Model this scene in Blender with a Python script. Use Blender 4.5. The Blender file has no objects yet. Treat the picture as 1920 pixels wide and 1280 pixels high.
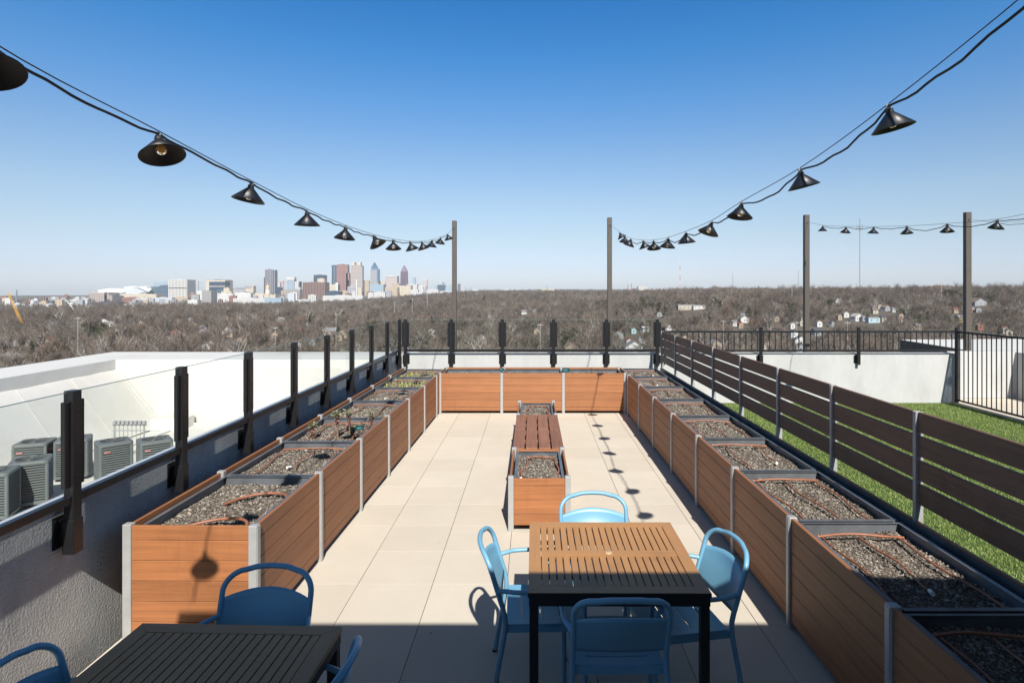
import bpy, math, random
import numpy as np
from mathutils import Vector, Matrix
from math import radians, sin, cos, pi, atan2, hypot, sqrt
random.seed(7)
SC = bpy.context.scene
COL = SC.collection
H = 2.40                    # eye height above the terrace
FP, CX, CY = 1123.0, 998.0, 544.5
def at(px, py, Y): return Vector(((px-CX)*Y/FP, Y, H-(py-CY)*Y/FP))

# ------------------------------------------------------------------ mesh builder
class MB:
    def __init__(s): s.v=[]; s.f=[]; s.sm=[]; s.mi=[]; s.m=0
    def add(s, vs, fs, smooth=False):
        b=len(s.v); s.v.extend([tuple(v) for v in vs])
        for f in fs: s.f.append(tuple(b+i for i in f)); s.sm.append(smooth); s.mi.append(s.m)
        return s
    def box(s, x0,x1,y0,y1,z0,z1):
        return s.add([(x0,y0,z0),(x1,y0,z0),(x1,y1,z0),(x0,y1,z0),(x0,y0,z1),(x1,y0,z1),(x1,y1,z1),(x0,y1,z1)],
                     [(0,3,2,1),(4,5,6,7),(0,1,5,4),(1,2,6,5),(2,3,7,6),(3,0,4,7)])
    def cbox(s, x0,x1,y0,y1,z0,z1,b=.003):
        # box with chamfered vertical and top edges
        n=len(s.v)
        def ring(x0,x1,y0,y1,z,c): return [(x0+c,y0,z),(x1-c,y0,z),(x1,y0+c,z),(x1,y1-c,z),(x1-c,y1,z),(x0+c,y1,z),(x0,y1-c,z),(x0,y0+c,z)]
        vs=ring(x0,x1,y0,y1,z0,b)+ring(x0,x1,y0,y1,z1-b,b)+ring(x0+b,x1-b,y0+b,y1-b,z1,b*.6)
        fs=[tuple(range(7,-1,-1)),tuple(range(16,24))]
        for k in (0,8):
            for i in range(8):
                j=(i+1)%8; fs.append((k+i,k+j,k+8+j,k+8+i))
        return s.add(vs,fs)
    def obox(s, c, ax, ay, az):
        c=Vector(c); vs=[]
        for k in (-1,1):
            for (i,j) in ((-1,-1),(1,-1),(1,1),(-1,1)): vs.append(c+ax*i+ay*j+az*k)
        return s.add(vs,[(0,3,2,1),(4,5,6,7),(0,1,5,4),(1,2,6,5),(2,3,7,6),(3,0,4,7)])
    def bar(s, p, q, w, d=None, up=(0,0,1)):
        p=Vector(p); q=Vector(q); d=d or w; a=(q-p); L=a.length; a.normalize()
        u=Vector(up); 
        if abs(a.dot(u))>.98: u=Vector((1,0,0))
        x=a.cross(u).normalized(); y=x.cross(a).normalized()
        return s.obox((p+q)/2, x*w/2, y*d/2, a*L/2)
    def tube(s, pts, r, n=8, closed=False, smooth=True, caps=True):
        pts=[Vector(p) for p in pts]; N=len(pts)
        rs = r if isinstance(r,(list,tuple)) else [r]*N
        rings=[]; prev=None
        for i,p in enumerate(pts):
            if closed: t=(pts[(i+1)%N]-pts[i-1])
            else: t=(pts[min(i+1,N-1)]-pts[max(i-1,0)])
            t.normalize()
            if prev is None:
                u=Vector((0,0,1)) if abs(t.z)<.9 else Vector((1,0,0))
                x=t.cross(u).normalized()
            else:
                x=(prev-t*prev.dot(t)).normalized()
            prev=x; y=t.cross(x)
            rings.append([p+(x*cos(2*pi*k/n)+y*sin(2*pi*k/n))*rs[i] for k in range(n)])
        vs=[v for rg in rings for v in rg]; fs=[]
        M=N if closed else N-1
        for i in range(M):
            j=(i+1)%N
            for k in range(n):
                l=(k+1)%n; fs.append((i*n+k,i*n+l,j*n+l,j*n+k))
        s.add(vs,fs,smooth)
        if caps and not closed:
            s.add(rings[0],[tuple(range(n-1,-1,-1))]); s.add(rings[-1],[tuple(range(n))])
        return s
    def lathe(s, prof, c=(0,0,0), n=20, smooth=True, M=None):
        c=Vector(c); vs=[]; fs=[]
        for (r,z) in prof:
            for k in range(n):
                v=Vector((r*cos(2*pi*k/n), r*sin(2*pi*k/n), z))
                if M is not None: v=M@v
                vs.append(c+v)
        for i in range(len(prof)-1):
            for k in range(n):
                l=(k+1)%n; fs.append((i*n+k,i*n+l,(i+1)*n+l,(i+1)*n+k))
        return s.add(vs,fs,smooth)
    def prism(s, poly, z0, z1):
        n=len(poly); vs=[(x,y,z0) for x,y in poly]+[(x,y,z1) for x,y in poly]
        fs=[tuple(range(n-1,-1,-1)),tuple(range(n,2*n))]+[(i,(i+1)%n,n+(i+1)%n,n+i) for i in range(n)]
        return s.add(vs,fs)
    def mesh(s, name, mats):
        me=bpy.data.meshes.new(name); me.from_pydata(s.v,[],s.f)
        if not isinstance(mats,(list,tuple)): mats=[mats]
        for m in mats: me.materials.append(m)
        me.polygons.foreach_set('use_smooth', s.sm); me.polygons.foreach_set('material_index', s.mi)
        me.update(); return me
    def build(s, name, mats, parent=None, loc=None):
        o=bpy.data.objects.new(name, s.mesh(name,mats)); COL.objects.link(o)
        if parent: o.parent=parent
        if loc is not None: o.location=loc
        return o
def tag(o, label=None, cat=None, group=None, kind=None):
    if label: o['label']=label
    if cat: o['category']=cat
    if group: o['group']=group
    if kind: o['kind']=kind
    return o
def thing(name, label, cat, loc=(0,0,0), rz=0, group=None):
    o=bpy.data.objects.new(name,None); COL.objects.link(o); o.location=loc; o.rotation_euler=(0,0,rz)
    o.empty_display_size=.1
    return tag(o,label,cat,group)
def dup(root, loc=None, rz=None, label=None, group=None, scale=None):
    r=root.copy(); COL.objects.link(r)
    if loc is not None: r.location=loc
    if rz is not None: r.rotation_euler=(0,0,rz)
    if label: r['label']=label
    if group: r['group']=group
    if scale is not None: r.scale=scale
    for ch in list(root.children):
        c=ch.copy(); COL.objects.link(c); c.parent=r
        for g in ch.children:
            d=g.copy(); COL.objects.link(d); d.parent=c
    return r

# ------------------------------------------------------------------ materials
def newmat(name):
    m=bpy.data.materials.new(name); m.use_nodes=True; nt=m.node_tree
    b=nt.nodes['Principled BSDF']; return m,nt,b
def N(nt,t,**k):
    n=nt.nodes.new(t)
    for a,v in k.items(): setattr(n,a,v)
    return n
def L(nt,a,b): nt.links.new(a,b)
def ramp(nt, fac, stops):
    r=N(nt,'ShaderNodeValToRGB'); e=r.color_ramp.elements
    while len(e)<len(stops): e.new(.5)
    for i,(p,c) in enumerate(stops): e[i].position=p; e[i].color=(*c,1)
    L(nt,fac,r.inputs[0]); return r.outputs[0]
def mixc(nt, fac, a, b, bt='MIX'):
    m=N(nt,'ShaderNodeMix',data_type='RGBA',blend_type=bt)
    if isinstance(fac,(int,float)): m.inputs[0].default_value=fac
    else: L(nt,fac,m.inputs[0])
    for i,c in ((6,a),(7,b)):
        if isinstance(c,tuple): m.inputs[i].default_value=(*c,1)
        else: L(nt,c,m.inputs[i])
    return m.outputs[2]
def noise(nt, sc, scale=(1,1,1), det=4, rough=.6, coord='Object', vec=None):
    t=N(nt,'ShaderNodeTexCoord'); mp=N(nt,'ShaderNodeMapping'); mp.inputs['Scale'].default_value=scale
    L(nt, vec if vec is not None else t.outputs[coord], mp.inputs[0])
    n=N(nt,'ShaderNodeTexNoise'); n.inputs['Scale'].default_value=sc; n.inputs['Detail'].default_value=det; n.inputs['Roughness'].default_value=rough
    L(nt,mp.outputs[0],n.inputs['Vector']); return n.outputs['Fac']
def bump(nt,b,h,strength=.3,dist=.01):
    u=N(nt,'ShaderNodeBump'); u.inputs['Strength'].default_value=strength; u.inputs['Distance'].default_value=dist
    L(nt,h,u.inputs['Height']); L(nt,u.outputs[0],b.inputs['Normal'])
def plain(name,c,rough=.5,metal=0,var=.12,sc=6,bmp=0,coord='Object',spec=.5,fine=None):
    m,nt,b=newmat(name); b.inputs['Roughness'].default_value=rough; b.inputs['Metallic'].default_value=metal
    b.inputs['Specular IOR Level'].default_value=spec
    n=noise(nt,sc,coord=coord)
    lo=tuple(x*(1-var) for x in c); hi=tuple(min(1,x*(1+var)) for x in c)
    L(nt,ramp(nt,n,[(.3,lo),(.7,hi)]),b.inputs['Base Color'])
    if bmp: bump(nt,b,noise(nt,fine or sc*8),bmp)
    return m
def wood(name,c,axis,rough=.6,grain=1.0,isl=.18,gl=.5):
    """composite boards: fine grain along axis, tone per board"""
    m,nt,b=newmat(name)
    sc=[220,220,220]; sc[axis]=5
    n1=noise(nt,1,tuple(sc),det=3,rough=.6); sc2=[35,35,35]; sc2[axis]=1.2
    n2=noise(nt,1,tuple(sc2),det=3); n3=noise(nt,1.3,det=2); n4=noise(nt,.9,(1,1,.3),det=7,rough=.7)
    g=N(nt,'ShaderNodeNewGeometry')
    a=mixc(nt,n1,tuple(x*(1-.35*grain) for x in c),tuple(min(1,x*(1+.3*grain)) for x in c))
    a=mixc(nt,ramp(nt,n2,[(.35,(0,0,0)),(.65,(1,1,1))]),mixc(nt,.45*min(1,grain),a,tuple(x*.62 for x in c)),mixc(nt,.4*min(1,grain),a,tuple(min(1,x*1.2) for x in c)))
    v=N(nt,'ShaderNodeMath',operation='MULTIPLY_ADD'); L(nt,g.outputs['Random Per Island'],v.inputs[0]); v.inputs[1].default_value=isl*2; v.inputs[2].default_value=1-isl
    v2=N(nt,'ShaderNodeMath',operation='MULTIPLY_ADD'); L(nt,n3,v2.inputs[0]); v2.inputs[1].default_value=.35; v2.inputs[2].default_value=.83
    v3=N(nt,'ShaderNodeMath',operation='MULTIPLY'); L(nt,v.outputs[0],v3.inputs[0]); L(nt,v2.outputs[0],v3.inputs[1])
    vm=N(nt,'ShaderNodeVectorMath',operation='SCALE'); L(nt,a,vm.inputs[0]); L(nt,v3.outputs[0],vm.inputs['Scale'])
    wst=ramp(nt,n4,[(.32,(.70,.68,.66)),(.46,(1,1,1)),(.60,(1,1,1)),(.76,(1.0,.95,.90))]); cc=mixc(nt,.85,vm.outputs[0],wst,'MULTIPLY')
    L(nt,cc,b.inputs['Base Color']); b.inputs['Roughness'].default_value=rough
    b.inputs['Specular IOR Level'].default_value=gl
    bump(nt,b,n1,.35,.004); return m
M={}
M['wood_x']=wood('orange_composite_x',(.33,.127,.045),0,isl=.10)
M['wood_y']=wood('orange_composite_y',(.305,.124,.049),1,isl=.10)
M['trellis']=wood('brown_composite_y',(.155,.086,.052),1,isl=.12)
M['bench']=wood('bench_composite_y',(.235,.105,.058),1,isl=.1)
M['tabletop']=wood('tan_slats_y',(.39,.198,.075),1,rough=.5,grain=.25,isl=.05)
M['tableframe']=wood('tan_slats_x',(.39,.198,.075),0,rough=.5,grain=.25,isl=.03)
M['black']=plain('black_powder_coat',(.012,.012,.013),.35,var=.1)
M['blackframe']=plain('table_leg_black',(.012,.012,.012),.45)
M['alu']=plain('anodised_aluminium',(.40,.40,.39),.45,.25,var=.08,sc=9)
M['galv']=plain('dark_steel_liner',(.15,.16,.175),.40,.3,var=.3,sc=5,bmp=.05)
M['pole']=plain('brown_grey_pole_paint',(.085,.072,.06),.5,var=.06)
M['cord']=plain('black_rubber_cord',(.01,.01,.01),.6)
M['wire']=plain('dark_steel_wire',(.05,.05,.055),.4,.6)
M['shade']=plain('black_enamel_shade',(.010,.0105,.013),.42,var=.15)
M['clip']=plain('grey_clip',(.2,.2,.2),.4,.6)
M['blue']=plain('light_blue_paint',(.15,.345,.49),.38,var=.03,sc=3)
M['tube']=plain('brown_drip_tube',(.27,.105,.055),.45,var=.25,sc=14)
M['whiteplastic']=plain('white_plastic',(.7,.7,.67),.4)
M['tealtag']=plain('teal_label',(.004,.045,.05),.8,spec=.1)
M['tagmark']=plain('pale_label_mark',(.08,.18,.18),.8,spec=.1)
M['skirt']=plain('black_rubber_foot',(.01,.01,.01),.7)
def mk_stucco(name,c,dirt=.3,bs=.6,dist=.012,sc=75,vert=1):
    m,nt,b=newmat(name); b.inputs['Roughness'].default_value=.88; b.inputs['Specular IOR Level'].default_value=.25
    n=noise(nt,1.6,(1,1,.45),det=6,rough=.65); n2=noise(nt,14,(1,1,.25),det=3); n3=noise(nt,sc,det=3)
    a=ramp(nt,n,[(.28,tuple(x*(1-dirt) for x in c)),(.55,c),(.8,tuple(min(1,x*1.08) for x in c))])
    a=mixc(nt,n2,a,tuple(x*(1-dirt*.4) for x in c)) if vert else a
    L(nt,a,b.inputs['Base Color']); bump(nt,b,n3,bs,dist); return m
M['stucco']=mk_stucco('grey_stucco',(.52,.52,.51),.62,bs=.9,dist=.02,sc=60)
M['backwall']=mk_stucco('pale_concrete',(.50,.50,.485),.30,bs=.2,sc=140)
M['coping']=plain('coping_metal',(.55,.56,.57),.4,.3)
def mk_roof(name,c=(.60,.585,.55)):
    m,nt,b=newmat(name); b.inputs['Roughness'].default_value=.55
    n=noise(nt,.45,det=5,rough=.6); n2=noise(nt,3,(1,.3,1),det=4)
    a=ramp(nt,n,[(.3,tuple(x*.86 for x in (c[0],c[1]*.96,c[2]*.88))),(.5,c),(.75,tuple(min(1,x*1.04) for x in c))])
    a=mixc(nt,n2,a,tuple(x*.93 for x in c)); L(nt,a,b.inputs['Base Color']); bump(nt,b,noise(nt,2.2,det=5),.25,.05); return m
M['roof']=mk_roof('white_roof_membrane')
M['seam']=plain('tan_sealant',(.55,.42,.28),.7)
def mk_paver():
    m,nt,b=newmat('cream_paver'); b.inputs['Roughness'].default_value=.8; b.inputs['Specular IOR Level'].default_value=.3
    g=N(nt,'ShaderNodeNewGeometry')
    base=mixc(nt,g.outputs['Random Per Island'],(.54,.482,.398),(.58,.522,.438))
    n=noise(nt,160,det=2,rough=.8); sp=ramp(nt,n,[(.30,(.72,.72,.72)),(.42,(1,1,1)),(.75,(1.0,1.0,1.0))])
    base=mixc(nt,.8,base,sp,'MULTIPLY')
    n2=noise(nt,1.1,det=6,rough=.65); st=ramp(nt,n2,[(.3,(.9,.9,.9)),(.6,(1,1,1))])
    base=mixc(nt,.8,base,st,'MULTIPLY')
    v=N(nt,'ShaderNodeTexVoronoi'); v.inputs['Scale'].default_value=2.2; t=N(nt,'ShaderNodeTexCoord'); L(nt,t.outputs['Object'],v.inputs['Vector'])
    sp2=ramp(nt,v.outputs['Distance'],[(.018,(.35,.33,.3)),(.03,(1,1,1))]); base=mixc(nt,.7,base,sp2,'MULTIPLY')
    L(nt,base,b.inputs['Base Color']); bump(nt,b,n,.15,.003); return m
M['paver']=mk_paver()
M['joint']=plain('dark_joint',(.05,.045,.04),.9)
def mk_soil():
    m,nt,b=newmat('gritty_soil'); b.inputs['Roughness'].default_value=.9
    t=N(nt,'ShaderNodeTexCoord'); v=N(nt,'ShaderNodeTexVoronoi'); v.inputs['Scale'].default_value=95; L(nt,t.outputs['Object'],v.inputs['Vector'])
    w=N(nt,'ShaderNodeSeparateColor'); L(nt,v.outputs['Color'],w.inputs[0])
    a=ramp(nt,w.outputs[0],[(0,(.03,.022,.015)),(.35,(.08,.062,.048)),(.7,(.15,.13,.105)),(1,(.30,.27,.23))])
    n=noise(nt,3,det=5); a=mixc(nt,ramp(nt,n,[(.38,(0,0,0)),(.62,(1,1,1))]),mixc(nt,.55,a,(.07,.05,.035)),a)
    L(nt,a,b.inputs['Base Color']); bump(nt,b,v.outputs['Distance'],.8,.01); return m
M['soil']=mk_soil()
def mk_peb():
    m,nt,b=newmat('pebbles'); b.inputs['Roughness'].default_value=.85
    g=N(nt,'ShaderNodeNewGeometry')
    L(nt,ramp(nt,g.outputs['Random Per Island'],[(0,(.04,.028,.02)),(.3,(.11,.082,.06)),(.65,(.20,.17,.14)),(.9,(.28,.255,.215)),(1,(.42,.38,.32))]),b.inputs['Base Color']); return m
M['pebble']=mk_peb()
def mk_turf():
    m,nt,b=newmat('turf_blades'); b.inputs['Roughness'].default_value=.55
    g=N(nt,'ShaderNodeNewGeometry')
    a=ramp(nt,g.outputs['Random Per Island'],[(0,(.07,.11,.014)),(.4,(.18,.26,.042)),(.8,(.29,.38,.08)),(1,(.42,.45,.18))])
    n=noise(nt,1.5,det=4); a=mixc(nt,n,a,(.155,.205,.04)); L(nt,a,b.inputs['Base Color']); return m
M['turf']=mk_turf()
M['turfbase']=plain('turf_backing',(.05,.09,.02),.9,var=.5,sc=90)
def mk_glass():
    m=bpy.data.materials.new('railing_glass'); m.use_nodes=True; nt=m.node_tree; nt.nodes.clear()
    o=N(nt,'ShaderNodeOutputMaterial'); mx=N(nt,'ShaderNodeMixShader'); tr=N(nt,'ShaderNodeBsdfTransparent'); gl=N(nt,'ShaderNodeBsdfGlossy')
    tr.inputs[0].default_value=(.93,.95,.942,1); gl.inputs['Roughness'].default_value=.03
    f=N(nt,'ShaderNodeLayerWeight'); f.inputs[0].default_value=.5; p=N(nt,'ShaderNodeMath',operation='POWER'); L(nt,f.outputs['Facing'],p.inputs[0]); p.inputs[1].default_value=4.5
    q=N(nt,'ShaderNodeMath',operation='MULTIPLY_ADD'); L(nt,p.outputs[0],q.inputs[0]); q.inputs[1].default_value=.30; q.inputs[2].default_value=.02; L(nt,q.outputs[0],mx.inputs[0]); L(nt,tr.outputs[0],mx.inputs[1]); L(nt,gl.outputs[0],mx.inputs[2]); L(nt,mx.outputs[0],o.inputs[0]); return m
M['glass']=mk_glass()
def mk_bulb():
    m,nt,b=newmat('amber_bulb'); b.inputs['Base Color'].default_value=(.95,.75,.5,1); b.inputs['Roughness'].default_value=.05
    b.inputs['Transmission Weight'].default_value=1.0; b.inputs['Emission Color'].default_value=(1,.5,.12,1); b.inputs['Emission Strength'].default_value=.03; return m  # bulbs are off; the faint orange emission paints a warm glint
M['bulb']=mk_bulb()
M['ac']=plain('grey_green_ac_paint',(.125,.14,.137),.5,var=.08)
M['acdark']=plain('ac_coil_dark',(.03,.033,.033),.7)
M['edge']=plain('green_glass_edge',(.16,.24,.21),.3)
M['cap']=plain('umbrella_hole_cap',(.5,.34,.2),.4)
M['acred']=plain('red_nameplate',(.30,.03,.02),.4)
M['acred_mark']=plain('pale_nameplate_mark',(.7,.55,.5),.4)
M['canopy']=plain('canopy_grey',(.10,.095,.09),.8)
M['leafg']=plain('kale_leaf',(.26,.27,.14),.5,var=.4,sc=30)
M['leafp']=plain('kale_pink',(.42,.2,.17),.5,var=.4,sc=30)
M['sprout']=plain('yellow_green_sprout',(.33,.36,.08),.5,var=.35,sc=9)
M['stalk']=plain('kale_stalk',(.24,.15,.09),.7)
# ------------------------------------------------------------------ terrace
def ridge(n,lo,hi): return [lo+(hi-lo)*i/n for i in range(n+1)]
mb=MB(); mb.box(-2.85,2.9,-6.4,13.3,-.30,-.012); mb.box(-3.0,-2.851,-6.4,13.3,-.42,-.36); o=mb.build('floor_base',M['joint']); tag(o,kind='structure')
mb=MB(); xs=[-2.646+.61*i for i in range(-1,10)]; ys=[3.69+.6083*i for i in range(-17,16)]
for i in range(len(xs)-1):
    for j in range(len(ys)-1):
        mb.cbox(max(xs[i]+.0022,-2.84),min(xs[i+1]-.0022,2.9),ys[j]+.0007,min(ys[j+1]-.0007,13.28),-.012+.0,0.0+random.uniform(-.0008,.0004),.0010)
o=mb.build('floor',M['paver']); tag(o,kind='structure')

def boards(mb, axis, a0, a1, off, th, z0, ztop, first=.10, bh=.14, gap=.005):
    """stack of boards along axis from a0..a1, occupying off..off+th on the other axis"""
    z=ztop; h=first
    while z>z0+.02:
        zb=max(z-h,z0)
        if axis=='y': mb.cbox(off,off+th,a0,a1,zb+gap,z,.0025)
        else: mb.cbox(a0,a1,off,off+th,zb+gap,z,.0025)
        z=zb; h=bh

# ---- soil meshes (shared)
def soil_bm(x0,x1,y0,y1,z,seed,npeb,sprouty=False):
    rnd=random.Random(seed); mb=MB(); nx=max(6,int((x1-x0)/.045)); ny=max(6,int((y1-y0)/.045))
    ph=[rnd.uniform(0,6.28) for _ in range(6)]
    def h(x,y): return z+.012*sin(4.1*x+ph[0])*cos(3.7*y+ph[1])+.009*sin(11*x+ph[2])*sin(9*y+ph[3])+.006*sin(23*x+ph[4]+3*y)
    vs=[(x0+(x1-x0)*i/nx, y0+(y1-y0)*j/ny, h(x0+(x1-x0)*i/nx,y0+(y1-y0)*j/ny)+rnd.uniform(-.003,.003)) for j in range(ny+1) for i in range(nx+1)]
    fs=[(j*(nx+1)+i,j*(nx+1)+i+1,(j+1)*(nx+1)+i+1,(j+1)*(nx+1)+i) for j in range(ny) for i in range(nx)]
    mb.add(vs,fs,True); mb.m=1
    for _ in range(npeb):
        x=rnd.uniform(x0+.01,x1-.01); y=rnd.uniform(y0+.01,y1-.01); r=rnd.choice((.003,.004,.005,.006,.009))*rnd.uniform(.8,1.4); c=Vector((x,y,h(x,y)+r*.4))
        a=rnd.uniform(0,pi); e=rnd.uniform(.6,1.7)
        ux=Vector((cos(a),sin(a),rnd.uniform(-.3,.3)))*r*e; uy=Vector((-sin(a),cos(a),rnd.uniform(-.3,.3)))*r; uz=Vector((0,0,r*.8))
        mb.add([c+ux,c+uy,c-ux,c-uy,c+uz],[(0,1,4),(1,2,4),(2,3,4),(3,0,4)])
    return mb
PW,PL,PH=.90,1.203,.786
soils=[soil_bm(-PW/2+.05,PW/2-.05,-PL/2+.02,PL/2-.02,.68,s,5200).mesh('soil',[M['soil'],M['pebble']]) for s in (1,2,3)]
def liner(mb,x0,x1,y0,y1,top=.752,t=.006,b=.5):
    # thin steel tray walls with a folded lip
    for (a,b_,c,d) in ((x0,x0+t,y0,y1),(x1-t,x1,y0,y1)): mb.box(a,b_,c,d,b,top)
    mb.box(x0+t+.001,x1-t-.001,y0,y0+t,b,top); mb.box(x0+t+.001,x1-t-.001,y1-t,y1,b,top)
    mb.box(x0-.001,x0+.028,y0-.001,y1+.001,top+.001,top+.004); mb.box(x1-.028,x1+.001,y0-.001,y1+.001,top+.001,top+.004)
    mb.box(x0+.03,x1-.03,y0-.012,y0+.02,top+.001,top+.004); mb.box(x0+.03,x1-.03,y1-.02,y1+.0,top+.001,top+.004)
def make_bin(loc,rz,label,group,inner,ends=(0,0),first_post=True,trellis=False,sidx=0,flip=False,length=PL,last_post=False,chan=0.0):
    """row planter bay. local: x 0 at aisle face, growing to the outer side (sx = inner sign), y 0..length"""
    sx=inner; t=thing('planter_box',label,'planter',loc,rz,group)
    X=lambda a,b:(min(sx*a,sx*b),max(sx*a,sx*b))
    mb=MB(); x0,x1=X(0,.024); boards(mb,'y',.028,length-.028,x0,x1-x0,.05,PH); mb.build('aisle_panel',M['wood_y'],t)
    mb=MB(); x0,x1=X(PW-.024,PW); boards(mb,'y',.028,length-.028,x0,x1-x0,.05,PH+(.0 if not trellis else -.014)); mb.build('outer_panel',M['wood_y'],t)
    if ends[0]:
        mb=MB(); a,b=X(.030,PW-.030); boards(mb,'x',a,b,-.012,.024,.05,PH); mb.build('end_panel',M['wood_x'],t)
    # posts
    def post(y,out):
        mb=MB(); a,b=X(-.014,.046) if not out else X(PW-.046,PW+.014)
        mb.cbox(a,b,y-.027,y+.027,.0,PH+(.006 if not out else .012),.004)
        # recessed rib on the face
        if not out:
            a2,b2=X(-.018,-.0142); mb.box(a2,b2,y-.020,y+.020,.004,PH-.004)
        mb.build('corner_post',M['alu'],t)
    post(0,False); 
    if not trellis: post(0,True)
    if last_post: post(length,False); post(length,True)
    mb=MB(); a,b=X(.05,PW-.05-chan); liner(mb,a,b,.02,length-.018); mb.build('metal_liner',M['galv'],t)
    if chan:
        mb=MB(); a,b=X(PW-.046-chan,PW-.03); mb.box(a,b,.001,length-.001,.60,.64); a,b=X(PW-.045-chan,PW-.035-chan); a,b=X(PW-.034,PW-.028); mb.box(a,b,.001,length-.001,.645,.76); mb.build('side_channel',M['galv'],t)
    so=bpy.data.objects.new('soil',soils[sidx%3]); COL.objects.link(so); so.parent=t
    so.location=(sx*(PW-chan)/2,length/2,0); so.scale=((PW-chan)/PW,length/PL,1); so.rotation_euler=(0,0,pi if flip else 0)
    return t
ORD=['nearest','second nearest','third nearest','fourth nearest','fifth nearest','sixth nearest','seventh nearest','eighth nearest','ninth nearest','tenth nearest']
bins=[]
LX0,LY0=-1.894,4.115; LA=-math.atan2(.084,7.575)
cond=['lamp shadow on its end','bare brown grit','kale plants and teal tag','one short kale','bare soil','yellow green sprouts','far corner sprouts']
for i in range(7):
    y=i*1.205; loc=(LX0-sin(LA)*y,LY0+cos(LA)*y,0)
    b=make_bin(loc,LA,'%s orange brown planter of the left row, %s'%(ORD[i],cond[i]),'planter boxes in the left row',-1,ends=(i==0,0),sidx=i,flip=i%2,length=1.205,last_post=(i==6))
    bins.append(('L',i,b))
LEFT=[b for k,i,b in bins]
RX=1.835
RIGHT=[]
for i in range(10):
    y=.67+1.2*i
    txt='in deep shade' if i<1 else ('half in shadow' if i in(1,2) else 'below the slatted screen')
    b=make_bin((RX,y,0),0,'%s brown planter of the right row, %s'%(ORD[i],txt),'planter boxes in the right row',1,trellis=True,sidx=i+1,flip=(i+1)%2,length=1.2,chan=.07)
    RIGHT.append(b)
# the back row: rotated, aisle face towards -Y
BACK=[]
nm=['left','middle','right']
for i in range(3):
    x=-1.80+1.204*i
    b=make_bin((x,11.69,0),-pi/2,'%s orange planter box of the three across the far end'%nm[i],'planter boxes across the far end',-1,sidx=i,length=1.204,last_post=(i==2))
    BACK.append(b)

# ---- slatted screen on the right row
sc_=thing('slatted_screen','long dark brown slatted screen with grey posts along the right planters','screen',(0,0,0))
for i in range(11):
    y=.67+1.2*i; mb=MB(); mb.cbox(2.722,2.778,y-.018,y-.012,0,1.54,.002); mb.cbox(2.722,2.778,y+.012,y+.018,0,1.54,.002); mb.box(2.770,2.776,y-.0118,y+.0118,.0,1.538); mb.box(2.7225,2.728,y-.0118,y+.0118,.0,1.538)
    mb.build('post',M['alu'],sc_)
for i in range(10):
    y0=.67+1.2*i+.021; y1=y0+1.2-.042; mb=MB()
    for k in range(4):
        z1=1.538-k*.169; sl=random.uniform(-.002,.002); mb.cbox(2.738,2.762,y0,y1,z1-.143+sl,z1+sl,.003)
    mb.build('slat_panel',M['trellis'],sc_)

# ---- centre planters and bench
def low_planter(loc,w,l,h,label,seed):
    t=thing('planter_box',label,'planter',loc,0,'low planter boxes in the aisle')
    mb=MB(); boards(mb,'x',.045,w-.045,0,.022,.06,h-.01,first=.075,bh=.14); mb.build('front_panel',M['wood_x'],t)
    mb=MB(); boards(mb,'x',.045,w-.045,l-.022,.022,.06,h-.01,first=.075,bh=.14); mb.build('back_panel',M['wood_x'],t)
    for x in (0.0,w-.022):
        mb=MB(); boards(mb,'y',.047,l-.047,x,.022,.06,h-.01,first=.075,bh=.14); mb.build('side_panel',M['wood_y'],t)
    for x in (-.012,w-.044):
        for y in (-.012,l-.044):
            mb=MB(); mb.cbox(x,x+.056,y,y+.056,0,h+.012,.004); mb.build('corner_post',M['alu'],t)
    mb=MB(); liner(mb,.045,w-.045,.046,l-.046,top=h-.03,b=.3); mb.build('metal_liner',M['galv'],t)
    soil_bm(.05,w-.05,.05,l-.05,h-.075,seed,2600).build('soil',[M['soil'],M['pebble']],t); return t
CP1=low_planter((-.229,5.97,0),.60,1.12,.537,'low orange planter box nearest in the aisle behind the lit table',11)
CP2=low_planter((-.229,9.02,0),.60,1.08,.537,'low planter box beyond the slatted bench near the far end',12)
t=thing('bench','red brown slatted bench joining the two low planter boxes','bench',(-.229,7.10,0))
for s in range(2):
    mb=MB(); y0=.0+s*.955; 
    for k in range(4): mb.cbox(-.004+k*.156,.136+k*.156,y0,y0+.948,.505,.535,.004)
    mb.build('seat_boards',M['bench'],t)
for x in (0.0,.578):
    mb=MB(); boards(mb,'y',.0,1.90,x,.022,.10,.50,first=.13,bh=.14); mb.build('side_panel',M['bench'],t)
mb=MB()
for y in (.05,.5,.93,1.0,1.4,1.84): mb.box(.024,.576,y,y+.04,.455,.5)
mb.build('cross_rail',M['wood_x'],t)
for x in (.03,.52):
    for y in (.02,1.83):
        mb=MB(); mb.box(x,x+.05,y,y+.05,0,.45); mb.build('leg',M['alu'],t)

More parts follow.
